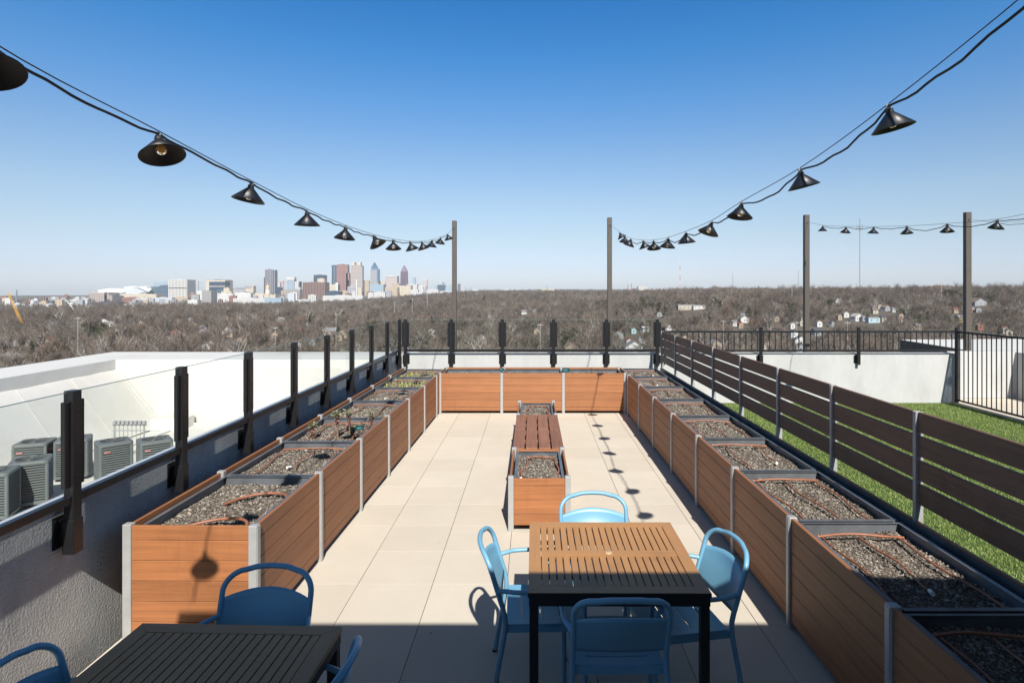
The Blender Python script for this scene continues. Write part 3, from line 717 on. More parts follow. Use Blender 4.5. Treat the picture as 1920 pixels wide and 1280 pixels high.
# ------------------------------------------------------------------ adjoining white roof
RZ=-1.70; t=thing('white_flat_roof','large white membrane roof with parapets left of the terrace','roof',(0,0,0))
mb=MB(); n=26; vs=[]; 
for j in range(n+1):
    for i in range(n+1):
        x=-12.0+(8.84)*i/n; y=-4+22.4*j/n; vs.append((x,y,RZ+.02*sin(x*.9)*cos(y*.5)-.10*(1-((x+8)/4.7)**2)*0))
mb.add(vs,[(j*(n+1)+i,j*(n+1)+i+1,(j+1)*(n+1)+i+1,(j+1)*(n+1)+i) for j in range(n) for i in range(n)],True); mb.build('roof_deck',M['roof'],t)
def sheet(rows,mat,name,parent): # rows: list of polylines, joined
    mb=MB(); w=len(rows[0]); vs=[p for r in rows for p in r]
    fs=[(j*w+i,j*w+i+1,(j+1)*w+i+1,(j+1)*w+i) for j in range(len(rows)-1) for i in range(w-1)]
    mb.add(vs,fs,True); return mb.build(name,mat,parent)
rn=random.Random(4); rows=[]
for j in range(41):
    y=-4+22.4*j/40; r=[]
    for (x,z) in ((-11.15,RZ+.015),(-11.35,RZ+.10),(-11.7,RZ+.50),(-12.1,RZ+.98),(-12.45,RZ+1.38),(-12.7,RZ+1.62),(-12.80,-.02)): r.append((x+rn.uniform(-.03,.03)+.05*sin(y*.7),y,z+rn.uniform(-.012,.012)))
    rows.append(r)
sheet(rows,M['roof'],'sloped_cricket',t)
mb=MB(); mb.box(-14.5,-12.8,-4,20.7,-2.2,.28); mb.build('side_parapet',M['roof'],t)
mb=MB(); mb.box(-12.799,-3.9,18.4,20.7,-2.2,.279); mb.build('far_parapet',M['roof'],t)
mb=MB(); mb.tube([(-12.7+.0,18.37,-.05),(-12.3,18.33,-.55),(-11.8,18.30,-1.1),(-11.4,18.25,-1.62),(-11.0,18.2,-1.66),(-9.5,18.3,-1.68),(-7,18.32,-1.68),(-4.2,18.32,-1.68)],.045,6); mb.build('sealed_seam',M['roof'],t)
for k_ in range(6):
    y=9.2+1.75*k_; P_=[(-11.16,y,RZ+.035),(-11.45,y+.05,RZ+.25),(-11.9,y+.12,RZ+.76),(-12.3,y+.2,RZ+1.23),(-12.72,y+.3,RZ+1.66)]
    mb=MB(); mb.tube(P_,.006,4); mb.build('membrane_seam',M['roof'],t)
for x_ in (-10.6,-8.8,-7.0,-5.2):
    mb=MB(); mb.box(x_,x_+.05,-3,18.3,RZ+.018,RZ+.028); mb.build('membrane_seam',M['roof'],t)
mb=MB(); mb.cbox(-11.2,-10.3,17.5,18.3,RZ,RZ+.34,.03); mb.build('roof_drain_box',M['roof'],t)
mb=MB(); mb.box(-3.9,-3.16,13.57,20.7,-2.2,-.6); mb.build('corner_ledge',M['roof'],t)

# AC units
def make_ac():
    t=thing('air_conditioner','','air conditioner',(0,0,0),0,'rooftop air conditioning units')
    h=.86; s=.37
    def rr(s,c,z,n=4):
        out=[]
        for (cx,cy,a0) in ((s-c,s-c,0),(-s+c,s-c,pi/2),(-s+c,-s+c,pi),(s-c,-s+c,1.5*pi)):
            for a in ridge(n,a0,a0+pi/2): out.append((cx+c*cos(a),cy+c*sin(a),z))
        return out
    def ringed(mb,prof):
        rs=[rr(s_,c_,z_) for (s_,c_,z_) in prof]; k=len(rs[0]); vs=[v for r in rs for v in r]
        fs=[(j*k+i,j*k+(i+1)%k,(j+1)*k+(i+1)%k,(j+1)*k+i) for j in range(len(rs)-1) for i in range(k)]
        mb.add(vs,fs)
    mb=MB(); ringed(mb,[(s-.02,.08,.05),(s-.02,.08,h-.06)]); mb.build('coil',M['acdark'],t)
    mb=MB()
    for i in range(14):
        z=.09+i*.05; ringed(mb,[(s-.019,.08,z),(s+.004,.085,z+.006),(s+.004,.085,z+.016),(s-.019,.08,z+.028)])
    for sx in (-1,1):
        for sy in (-1,1): mb.cbox(sx*(s-.035)-.037,sx*(s-.035)+.037,sy*(s-.035)-.037,sy*(s-.035)+.037,.02,h-.05,.02)
    mb.build('louvres',M['ac'],t)
    mb=MB(); ringed(mb,[(s-.02,.09,.0),(s+.015,.09,.0),(s+.015,.09,.06),(s-.01,.09,.07)]); mb.build('base_pan',M['ac'],t)
    mb=MB(); k=24
    outer=rr(s+.014,.1,h-.02,5); 
    ringed(mb,[(s-.01,.08,h-.075),(s+.014,.09,h-.06),(s+.014,.09,h-.02),(s-.005,.09,h)])
    # top plate with round opening
    n=48; vs=[]; 
    for i in range(n):
        a=2*pi*i/n; m=max(abs(cos(a)),abs(sin(a))); q=(s-.006)/m; q=min(q,(s)*1.28); vs.append((q*cos(a),q*sin(a),h)); 
    for i in range(n):
        a=2*pi*i/n; vs.append((.29*cos(a),.29*sin(a),h+.012))
    for i in range(n):
        a=2*pi*i/n; vs.append((.28*cos(a),.28*sin(a),h-.05))
    mb.add(vs,[(i,(i+1)%n,n+(i+1)%n,n+i) for i in range(n)]+[(n+i,n+(i+1)%n,2*n+(i+1)%n,2*n+i) for i in range(n)]); mb.build('top_cover',M['ac'],t)
    mb=MB(); mb.lathe([(.0001,0),(.285,0)],(0,0,h-.049),24); mb.build('fan_well',M['acdark'],t)
    mb=MB()
    for r in (.07,.11,.15,.19,.23,.27): mb.tube([(r*cos(a),r*sin(a),h+.012) for a in ridge(23,0,2*pi*23/24)],.003,4,closed=True)
    for i in range(4):
        a=pi*i/4+.3; mb.bar((-.28*cos(a),-.28*sin(a),h+.018),(.28*cos(a),.28*sin(a),h+.018),.012,.006)
    mb.build('fan_grille',M['clip'],t)
    mb=MB(); mb.box(-.27,-.13,-s-.012,-s-.006,h-.20,h-.165); p=mb.build('nameplate',M['acred'],t)
    mb=MB(); 
    for i in range(6): mb.box(-.262+.022*i,-.248+.022*i,-s-.0135,-s-.0122,h-.190,h-.175)
    mb.build('lettering',M['acred_mark'],p)
    return t
AC=make_ac(); fa=[True]
acs=[(66,12.9,.35,'back unit with red nameplate, left one beside the near railing post'),(58,11.55,.55,'front air conditioner, its lower part in shadow'),(138,13.2,.5,'air conditioner half hidden behind the near railing post'),(213,12.95,.78,'middle air conditioner just right of the near railing post'),(290,13.1,.70,'rightmost of the roof air conditioners'),(-12,10.8,.4,'air conditioner cut off at the left edge')]
for (px,Y,rz,lab) in acs:
    o=AC if fa[0] else dup(AC); fa[0]=False; o.scale=(.82,.82,.94); o.location=((px-CX)*Y/FP,Y,RZ+.05); o.rotation_euler=(0,0,rz); o['label']='grey '+lab if not lab.startswith(('back','front','middle','right')) else lab+', grey'
    # concrete pad
t=thing('conduit_rack','grey rack of small conduit boxes behind the air conditioners','conduit rack',((243-CX)*14.3/FP,14.3,RZ-.05))
mb=MB(); mb.box(-.40,.40,-.015,.015,.93,.95); mb.box(-.38,-.35,-.01,.01,0,.93); mb.box(.33,.36,-.01,.01,0,.93); mb.box(-.40,.40,-.012,.012,.80,.82); mb.build('frame',M['alu'],t)
for i in range(8):
    mb=MB(); mb.cbox(-.38+.1*i,-.31+.1*i,-.04,.03,.955,1.04,.006); mb.tube([(-.345+.1*i,0,.96),(-.345+.1*i+.01,0,.1)],.008,5); mb.build('switch_box',M['alu'],t)

# ------------------------------------------------------------------ building behind the camera (casts the shade)
t=thing('roof_canopy','grey roof canopy and wall behind the viewer','canopy',(0,0,0))
mb=MB(); mb.box(-1.855,12,-6.2,.65,3.2,3.4); mb.build('canopy_roof',M['canopy'],t)
mb=MB(); mb.box(-1.855,12,-2.9,-2.6,-.3,3.19); mb.box(-3.0,-1.70,-6.5,-6.25,-.3,3.0); mb.build('rear_wall',M['canopy'],t)
mb=MB(); mb.cbox(1.9,2.1,-.7,-.5,0,3.199,.01); mb.cbox(-1.65,-1.45,-.7,-.5,0,3.199,.01); mb.build('canopy_column',M['pole'],t)
t=thing('apartment_building','tall block carrying the terrace and the white roof','building',(0,0,0))
mb=MB(); mb.box(-14.4,16,-12,13.2,-45,-2.25); mb.box(-14.4,-3.95,13.2,20.6,-45,-2.25); mb.box(11.3,24,13.21,18.2,-45,.05); mb.build('wall',M['backwall'],t)
# ------------------------------------------------------------------ terrain
def smooth01(t): t=max(0,min(1,t)); return t*t*(3-2*t)
def terr(x,y):
    d=hypot(x,y); a=x/max(y,1e-3) if y>0 else (2 if x>0 else -2); a=max(-1.2,min(1.2,a))
    base=-38+3*sin(x/210+1.3)*cos(y/260)+2*sin(x/90+y/130)
    right=smooth01((a+.02)/.35); mid=smooth01((a+.35)/.3)*(1-right)
    left=1-right-mid
    zr=-38+30.5*smooth01((d-330)/800)+1.5*sin(x/120)
    zm=-38+24*smooth01((d-600)/1900)
    zl=-38-20*smooth01((d-700)/2200)
    z=right*zr+mid*zm+left*zl + (base+38)*(.6 if d<1500 else .8)
    z-= right*20*smooth01((d-1500)/2500)+mid*12*smooth01((d-2400)/2500)
    z+= (40-34*left)*smooth01((d-6200)/2400)*(1+.15*sin(x/400)+.1*sin(x/170))
    return z
def mk_ground():
    m,nt,b=newmat('winter_ground'); b.inputs['Roughness'].default_value=.95
    n=noise(nt,.02,det=8,rough=.7); n2=noise(nt,.15,det=5)
    a=ramp(nt,n,[(.3,(.07,.055,.042)),(.5,(.11,.088,.065)),(.62,(.10,.105,.05)),(.75,(.16,.14,.11))])
    a=mixc(nt,n2,a,(.09,.07,.055)); L(nt,a,b.inputs['Base Color']); return m
mb=MB(); NA=180; rads=[30,60,90,130,180,240,300,360,430,500,580,660,750,850,960,1080,1220,1380,1560,1800,2100,2500,2900,3400,3900,4500,5200,5900,6500,7100,7700,8300,8900]
vs=[(0,0,terr(1,1))]
for r in rads:
    for k in range(NA):
        a=2*pi*k/NA; x,y=r*sin(a),r*cos(a); vs.append((x,y,terr(x,y)))
fs=[(0,1+(k+1)%NA,1+k) for k in range(NA)]
for j in range(len(rads)-1):
    for k in range(NA):
        l=(k+1)%NA; fs.append((1+j*NA+k,1+j*NA+l,1+(j+1)*NA+l,1+(j+1)*NA+k))
mb.add(vs,fs,True); o=mb.build('ground',mk_ground()); tag(o,kind='structure')
def hit(px,py,lift=0,dmax=6000):
    """distance Y where the sight line through (px,py) meets the terrain raised by lift"""
    Y=60.
    while Y<dmax:
        p=at(px,py,Y)
        if p.z<=terr(p.x,p.y)+lift: return Y
        Y*=1.01
    return dmax

# ------------------------------------------------------------------ trees
def mk_twig(name,cols,rough=.9):
    m,nt,b=newmat(name); b.inputs['Roughness'].default_value=rough; b.inputs['Specular IOR Level'].default_value=.2
    i=N(nt,'ShaderNodeObjectInfo'); g=N(nt,'ShaderNodeNewGeometry')
    tl=noise(nt,.011,det=3,rough=.6,vec=i.outputs['Location']); t2=noise(nt,.05,det=1,vec=i.outputs['Location'])
    a=ramp(nt,i.outputs['Random'],cols); br=N(nt,'ShaderNodeMath',operation='MULTIPLY'); L(nt,i.outputs['Random'],br.inputs[0]); br.inputs[1].default_value=7.31; fr_=N(nt,'ShaderNodeMath',operation='FRACT'); L(nt,br.outputs[0],fr_.inputs[0]); a=mixc(nt,1.0,a,ramp(nt,fr_.outputs[0],[(0,(.62,.61,.60)),(.5,(1,1,1)),(1,(1.0,1.0,1.0))]),'MULTIPLY'); a=mixc(nt,ramp(nt,tl,[(.40,(0,0,0)),(.58,(.9,.9,.9))]),a,mixc(nt,.5,a,(.07,.055,.046))); a=mixc(nt,ramp(nt,t2,[(.58,(0,0,0)),(.72,(.6,.6,.6))]),a,mixc(nt,.5,a,(.30,.25,.21)))
    v=N(nt,'ShaderNodeMath',operation='MULTIPLY_ADD'); L(nt,g.outputs['Random Per Island'],v.inputs[0]); v.inputs[1].default_value=.8; v.inputs[2].default_value=.6
    s=N(nt,'ShaderNodeVectorMath',operation='SCALE'); L(nt,a,s.inputs[0]); L(nt,v.outputs[0],s.inputs['Scale']); L(nt,s.outputs[0],b.inputs['Base Color']); return m
M['limb']=mk_twig('pale_limbs',[(0,(.17,.145,.12)),(.5,(.26,.23,.20)),(.8,(.20,.17,.14)),(.9,(.45,.42,.38)),(1,(.5,.47,.42))])
M['twig']=mk_twig('winter_twigs',[(0,(.145,.115,.095)),(.25,(.20,.16,.13)),(.5,(.17,.142,.122)),(.7,(.23,.165,.122)),(.85,(.205,.18,.157)),(1,(.30,.26,.22))])
M['bark']=mk_twig('dark_bark',[(0,(.10,.085,.07)),(1,(.2,.175,.15))])
M['pine']=mk_twig('evergreen_foliage',[(0,(.03,.05,.016)),(.5,(.045,.068,.02)),(1,(.07,.085,.03))])
def bare_tree(seed,hh=12,spread=1.0,nt=7):
    rnd=random.Random(seed); tr=MB(); cr=MB()
    def seg(mb,pts,rs,n):
        mb.tube(pts,rs,n,smooth=False,caps=False)
    def rdir(d,ang):
        a=rnd.uniform(0,2*pi); u=d.orthogonal().normalized(); w=d.cross(u); return (d*cos(ang)+(u*cos(a)+w*sin(a))*sin(ang)).normalized()
    th=hh*rnd.uniform(.22,.34); top=Vector((rnd.uniform(-.4,.4),rnd.uniform(-.4,.4),th)); seg(tr,[Vector((0,0,-1)),top*.5+Vector((.1,0,0)),top],[.34,.27,.22],6)
    def branch(p,d,l,r,dep):
        pts=[p]; q=p; dd=d
        for i in range(3):
            dd=(dd+Vector((rnd.uniform(-.22,.22),rnd.uniform(-.22,.22),rnd.uniform(-.04,.16)))).normalized(); q=q+dd*l/3; pts.append(q)
        cr.m=0 if dep<3 else 1
        seg(cr,pts,[r,r*.8,r*.62,r*.4],3)
        if dep<3:
            nb=[0,5,4][dep] if dep>0 else 4
            for k in range(nb):
                f=rnd.uniform(.3,1); i=min(2,int(f*3)); s=pts[i].lerp(pts[i+1],f*3-i)
                branch(s,rdir((dd+Vector((0,0,.15))).normalized(),rnd.uniform(.35,.95)*spread),l*rnd.uniform(.5,.78),r*.50,dep+1)
        if dep>=2:
            cr.m=1
            for k in range(nt if dep==3 else nt//2):
                f=rnd.uniform(.1,1); i=min(2,int(f*3)); s=pts[i].lerp(pts[i+1],f*3-i); e=s+rdir(dd,rnd.uniform(.2,1.0))*rnd.uniform(.6,1.7)
                w=(e-s).cross(Vector((rnd.uniform(-1,1),rnd.uniform(-1,1),rnd.uniform(-1,1)))).normalized()*rnd.uniform(.022,.042)
                cr.add([s-w,s+w,e],[(0,1,2)])
    for k in range(5+seed%2):
        a=2*pi*k/5+rnd.uniform(-.4,.4); an=rnd.uniform(.25,.85)*spread; d=Vector((cos(a)*sin(an),sin(a)*sin(an),cos(an)))
        branch(top*rnd.uniform(.7,1.0),d,hh*rnd.uniform(.38,.5),.25,1)
    return tr,cr
kinds=[]
for s,(hh,sp,nt_) in enumerate([(12,1.0,6),(13,.85,4),(11,1.15,8),(14,1.0,5),(10.5,1.1,8),(13.5,.75,4)]):
    tr,cr=bare_tree(s+3,hh,sp,nt_); tm=tr.mesh('trunk',M['bark']); cm=cr.mesh('crown',[M['limb'],M['twig']])
    jm=MB(); jm.m=2; jm.add(tr.v,tr.f); b0=len(jm.v); jm.v+=cr.v; jm.f+=[tuple(b0+i for i in f) for f in cr.f]; jm.sm+=cr.sm; jm.mi+=cr.mi
    kinds.append((tm,cm,jm.mesh('bare_tree',[M['limb'],M['twig'],M['bark']])))
def pine_tree(seed,hh,conic):
    rnd=random.Random(seed); tr=MB(); cr=MB(); tr.tube([(0,0,-1),(0,0,hh*.5),(0,0,hh*.92)],[.3,.2,.06],6,caps=False)
    lumps=[]
    for _ in range(26):
        f=rnd.uniform(.22,1); R=(hh*.24*(1.15-f) if conic else hh*.27*sqrt(max(.05,1-((f-.6)/.45)**2))); a=rnd.uniform(0,6.28); q=rnd.uniform(.3,.95)*R; lumps.append((q*cos(a),q*sin(a),hh*f,rnd.uniform(.8,1.5)*(1.1 if not conic else .8)))
    for (x,y,z,r) in lumps:
        tr.tube([(0,0,z-.6),(x,y,z)],[.06,.03],3,caps=False)
        for _ in range(95):
            d=Vector((rnd.gauss(0,1),rnd.gauss(0,1),rnd.gauss(0,.7))).normalized(); c=Vector((x,y,z))+d*r*rnd.uniform(.5,1.1); u=Vector((rnd.uniform(-1,1),rnd.uniform(-1,1),rnd.uniform(-.4,.7)))*.34; w=u.cross(Vector((rnd.uniform(-1,1),rnd.uniform(-1,1),rnd.uniform(-1,1)))).normalized()*.15
            cr.add([c-w,c+w,c+u],[(0,1,2)])
    return tr.mesh('trunk',M['bark']),cr.mesh('crown',M['pine'])
pines=[pine_tree(5,13,False),pine_tree(6,14,True),pine_tree(7,11,False)]

# houses first (trees keep clear of them)
clear=[]   # (x,y,halfwidth,clearlen)
HC={'white':(.50,.49,.47),'cream':(.38,.34,.28),'grey':(.26,.27,.28),'blue':(.20,.32,.42),'paleblue':(.33,.43,.47),'brick':(.20,.09,.065),'tan':(.34,.27,.20),'yellow':(.42,.33,.17)}
RC={'grey':(.17,.17,.18),'dark':(.055,.06,.075),'white':(.55,.55,.54),'brown':(.15,.11,.085),'red':(.17,.06,.045),'pale':(.30,.295,.285),'green':(.2,.25,.2)}
RH=[]
WM={k:plain('siding_'+k,v,.8,sc=.3,var=.06) for k,v in HC.items()}; RM={k:plain('shingle_'+k,v,.85,sc=.5,var=.12) for k,v in RC.items()}
M['pane']=plain('dark_window',(.03,.035,.045),.2,var=.2)
def house(px,py,w,wall_,roof_,rz,label,flat=False,hh=None,liftz=6,group=None,dmax=3000,n=None):
    Y=hit(px,py,liftz,dmax); p=at(px,py,Y); g=terr(p.x,p.y); W=w*Y/FP; D=W*.72 if not flat else W*.5; hh=hh or (4.2 if W<18 else 5.5)
    t=thing('house',label,'house',(p.x,p.y,g-1),rz,group or 'houses among the bare trees')
    top=hh+1.0; mb=MB(); mb.box(-W/2,W/2,-D/2,D/2,0,top); 
    rr=W*.5*.62
    if flat:
        mb.build('wall',WM[wall_],t); mb=MB(); mb.box(-W/2-.3,W/2+.3,-D/2-.3,D/2+.3,top+.01,top+.6); mb.build('roof',RM[roof_],t)
    else:
        # gable facing the viewer or ridge across
        if abs(sin(rz*1.0+px))>.4:
            h=W*.30; mb.add([(-W/2,-D/2,top),(W/2,-D/2,top),(0,-D/2,top+h),(-W/2,D/2,top),(W/2,D/2,top),(0,D/2,top+h)],[(0,1,2),(5,4,3)]); mb.build('wall',WM[wall_],t)
            mb=MB(); o=.4
            for s in (-1,1): mb.add([(s*(W/2+o),-D/2-o,top-.25),(0,-D/2-o,top+h+.05),(0,D/2+o,top+h+.05),(s*(W/2+o),D/2+o,top-.25),(s*(W/2+o),-D/2-o,top-.0),(0,-D/2-o,top+h+.3),(0,D/2+o,top+h+.3),(s*(W/2+o),D/2+o,top-.0)],[(0,1,2,3),(4,7,6,5),(0,4,5,1),(1,5,6,2),(2,6,7,3),(3,7,4,0)])
            mb.build('roof',RM[roof_],t)
        else:
            h=D*.38; mb.add([(-W/2,-D/2,top),(-W/2,D/2,top),(-W/2,0,top+h),(W/2,-D/2,top),(W/2,D/2,top),(W/2,0,top+h)],[(0,1,2),(5,4,3)]); mb.build('wall',WM[wall_],t)
            mb=MB(); o=.4
            for s in (-1,1): mb.add([(-W/2-o,s*(D/2+o),top-.25),(-W/2-o,0,top+h+.05),(W/2+o,0,top+h+.05),(W/2+o,s*(D/2+o),top-.25),(-W/2-o,s*(D/2+o),top),(-W/2-o,0,top+h+.3),(W/2+o,0,top+h+.3),(W/2+o,s*(D/2+o),top)],[(0,1,2,3),(4,7,6,5),(0,4,5,1),(1,5,6,2),(2,6,7,3),(3,7,4,0)])
            mb.build('roof',RM[roof_],t)
    k=max(1,int(W/4.5))
    for i in range(min(k,6)):
        x=-W/2+W*(i+.5)/k
        mb=MB(); mb.box(x-.42,x+.42,-D/2-.06,-D/2-.01,2.6,3.8); mb.build('window',M['pane'],t)
    if not flat:
        mb=MB(); mb.box(W*.2-.4,W*.2+.4,-.4,.4,top,top+D*.38+1.0); mb.build('chimney',WM['brick'],t)
    dep=(H-(g+6))/hypot(p.x,p.y); clear.append((p.x,p.y,W/2+.5,min(140,max(24,5.2/max(dep,.02)))))
    return t
HL=[(110,602,9,'white','grey',.2),(124,598,13,'paleblue','dark',-.3),(99,602,8,'grey','dark',.1),(197,599,16,'white','dark',.3),(213,602,14,'white','dark',-.2),(221,611,6,'white','brown',.1),(102,584,10,'white','grey',.5),(222,588,7,'white','white',.2),(111,580,12,'cream','pale',.1),(92,591,10,'white','grey',0),(425,614,15,'white','grey',.35),(424,593,9,'white','pale',.7),(338,597,9,'white','pale',0),(8,594,9,'brick','brown',0),(392,580,8,'cream','pale',.2),(378,574,6,'white','dark',.1),(160,585,10,'white','grey',.4),(192,585,11,'white','red',-.2),(545,576,9,'white','pale',.1),(619,617,22,'brick','grey',.15),(645,620,19,'tan','brown',-.1),(600,594,10,'cream','brown',.2),(516,622,14,'tan','brown',.1),(557,639,13,'white','grey',.5),(480,590,8,'tan','pale',.1),(755,572,7,'white','grey',.1),(795,567,8,'brick','grey',.1),(808,616,13,'white','dark',.2),(820,622,12,'grey','dark',-.3),(905,630,20,'cream','grey',.3),(870,645,30,'paleblue','green',.1),(983,583,12,'white','grey',.2),(1002,581,9,'white','grey',.5),(1187,645,38,'white','grey',.05),(1179,634,12,'white','red',.2),(1209,612,13,'white','pale',.35),(1252,608,13,'white','brown',.6),(1188,614,9,'paleblue','green',0),(1262,640,24,'brick','red',.1),(1160,622,18,'grey','brown',-.2),(1394,594,16,'white','grey',.1),(1285,572,30,'cream','pale',0),(1310,571,22,'white','pale',0),(1070,645,24,'tan','brown',.2),(1585,584,10,'white','grey',.1),(1606,590,18,'white','pale',.3),(1636,593,22,'paleblue','blue' if 0 else 'pale',.05),(1660,573,14,'grey','brown',.4),(1640,578,10,'cream','brown',0),(1800,592,14,'yellow','grey',.2),(1832,564,24,'grey','brown',.1),(1487,618,14,'white','dark',.2),(1500,632,22,'white','dark',-.1),(1530,616,14,'grey','dark',.3),(1535,600,10,'white','brown',.1),(1570,560,9,'white','grey',0),(1340,640,24,'tan','grey',.2),(1440,640,20,'cream','brown',-.2),(1875,640,18,'white','grey',.1),(700,585,10,'brick','brown',.2),(560,612,12,'brick','brown',.2),(655,600,10,'cream','grey',.2),(450,632,14,'tan','brown',.2),(260,640,12,'tan','pale',.2),(320,632,14,'brick','grey',.2),(20,662,26,'grey','pale',.2),(55,672,18,'cream','grey',.2),(395,640,13,'tan','pale',0)]
def side(px): 
    for a,n in ((90,'at the far left edge'),(170,'left of the tall white cricket roof corner'),(300,'above the white roof corner, left'),(470,'above the third railing post, left'),(600,'left of the brick gable house'),(760,'below the skyline towers'),(850,'just left of the first light pole'),(1000,'right of the first light pole'),(1140,'just left of the second light pole'),(1250,'right of the second light pole'),(1420,'between the second pole and the bar fence'),(1520,'near the third light pole'),(1700,'between the third and fourth light poles'),(1921,'near the fourth light pole')):
        if px<a: return n
seen={}
for (px,py,w,wc,rc,rz) in HL:
    lab='%s house with %s roof, %s'%(wc,rc,side(px))
    if lab in seen: lab=lab.replace('house','%s house'%('smaller' if w<12 else 'second')) 
    while lab in seen: lab=lab.replace('house','low house')
    seen[lab]=1
    house(px,py,w,wc,rc,rz,lab,flat=(px in (1285,1310,870,1636)))

rh=random.Random(31)
for i in range(85):
    px=rh.uniform(0,1900); py=rh.uniform(566,648) if px>480 else rh.uniform(578,655)
    if px>1500 and py<556: continue
    w=rh.uniform(5,8)+(py-560)*.07
    house(px,py,w,rh.choice(['white','cream','grey','tan','brick','grey','tan']),rh.choice(['grey','dark','brown','pale','grey','red','brown']),rh.uniform(-.6,.6),'small house half hidden in the bare woodland',group='small houses half hidden in the woodland',flat=rh.random()<.12)
# utility poles and masts
M['mast']=plain('mast_steel',(.28,.28,.3),.6); M['mastred']=plain('mast_red',(.45,.10,.07),.6); M['mastwhite']=plain('mast_white',(.7,.7,.68),.6); M['crane']=plain('crane_yellow',(.62,.32,.02),.6); M['gpole']=plain('galvanised_pole',(.55,.55,.52),.5)
k=0
for (px,yt,yb,nm_) in ((516,612,660,'below the capitol dome'),(630,587,640,'beside the brick gable house'),(146,594,660,'above the white roof corner'),(1013,606,665,'behind the middle of the far glass'),(1356,600,640,'behind the bar fence, left of the third light pole'),(1589,602,660,'behind the bar fence between the right poles'),(1765,529,560,'on the ridge left of the fourth light pole'),(1494,602,660,'just left of the third light pole'),(740,566,590,'below the pinkish gridded office block'),(773,560,590,'below the purple spired tower'),(801,550,580,'below the slim far tower'),(1485,541,560,'on the ridge left of the third light pole')):
    Y=min(hit(px,yb,7),2600); a=at(px,yt,Y); g=terr(a.x,a.y); Hh=a.z-g; r=max(.11,Y*.00028)
    t=thing('utility_pole','thin utility pole among trees, %s'%nm_,'utility pole',(a.x,a.y,g),random.uniform(-.5,.5),'utility poles in the trees')
    mb=MB(); mb.tube([(0,0,0),(0,0,Hh)],[r,r*.7],6); mb.build('shaft',M['gpole'],t)
    mb=MB(); mb.box(-1.4,1.4,-.1,.1,Hh-.9,Hh-.7); mb.build('crossarm',M['gpole'],t)
    clear.append((a.x,a.y,1.5,50))
def lattice(p0,p1,w0,w1,n,r,mats,name,parent,tri=True):
    mbs=[MB(),MB()]; p0=Vector(p0); p1=Vector(p1); d=(p1-p0); a=d.normalized(); x=a.orthogonal().normalized(); y=a.cross(x); K=3 if tri else 4
    def node(i,k): f=i/n; w=w0+(w1-w0)*f; an=2*pi*k/K+.4; return p0+d*f+(x*cos(an)+y*sin(an))*w
    for i in range(n):
        mb=mbs[0]; mb.m=(i*7//n)%2 if len(mats)>1 else 0
        for k in range(K):
            mb.bar(node(i,k),node(i+1,k),r); mb.bar(node(i,k),node(i+1,(k+1)%K),r*.7); mb.bar(node(i,k),node(i,(k+1)%K),r*.7)
    return mbs[0].build(name,mats,parent)
def mast(px,yt,Y,w,lab,mats,ant=False,r=.3):
    p=at(px,yt,Y); g=terr(p.x,p.y); t=thing('radio_mast',lab,'radio mast',(p.x,p.y,g),0,'radio masts on the horizon'); h=p.z-g
    lattice((0,0,0),(0,0,h),w,w*.6,max(10,int(h/(w*4))),r,mats,'lattice_mast',t)
    if ant:
        mb=MB(); z=h*.86; 
        for (x,y) in ((-5,0),(5,0),(0,4.3),(0,-4.3)): mb.bar((x,y,z),(x,y,z+9),.5); mb.bar((0,0,z),(x,y,z),.5)
        mb.box(-5.4,5.4,-.7,.7,z-1.0,z+.4); mb.build('antenna_platform',M['mast'],t)
    return t
mast(1612,410,1050,.8,'tall antenna mast with platform between the third and fourth light poles',[M['mast']],True,.22)
mast(1275,490,3000,1.7,'red and white banded mast right of the smokestacks',[M['mastwhite'],M['mastred']],r=.6)
mast(1374,512,3400,1.6,'faint thin mast left of the third light pole',[M['mast']],r=.7)
mast(1497,507,4200,1.6,'faintest mast just left of the third light pole',[M['mast']],r=.6)
mast(31,543,2600,2.6,'dark short lattice mast beside the yellow crane',[M['mast']],r=1.3)
# cranes
t=thing('crane_boom','yellow lattice crane boom leaning left above the trees','crane',(0,0,0))
a=at(15,549,620); b_=at(50,625,600); lattice(b_,a,1.25,.9,20,.17,[M['crane']],'lattice_boom',t,False)
mb=MB(); mb.cbox(b_.x-2,b_.x+2,b_.y-2,b_.y+2,terr(b_.x,b_.y),b_.z+1,.2); mb.build('crane_cab',M['crane'],t)
t=thing('crane_boom','thin grey crane boom slanting above the houses at left','crane',(0,0,0))
a=at(124,562,900); b_=at(158,606,880); lattice(b_,a,.8,.5,20,.28,[M['gpole']],'lattice_boom',t,False)
mb=MB(); mb.cbox(b_.x-2,b_.x+2,b_.y-2,b_.y+2,terr(b_.x,b_.y),b_.z+1,.2); mb.build('crane_cab',M['gpole'],t)
for (px,yt,xa,xb,lab) in ((372,529,365,386,'grey tower crane left of the dark banded office'),(531,528,519,540,'reddish tower crane right of the dark striped tower')):
    Y=3600; t=thing('tower_crane',lab,'crane',(0,0,0)); p=at(px,yt,Y); q=at(px,556,Y); mb=MB(); mb.bar((p.x,Y,q.z),(p.x,Y,p.z+8),3.2); mb.build('crane_mast',M['mastred' if px>400 else 'mast'],t)
    mb=MB(); l=at(xa,yt+1,Y); r=at(xb,yt+1,Y); mb.bar(l,r,2.6); mb.build('jib',M['mastred' if px>400 else 'mast'],t)

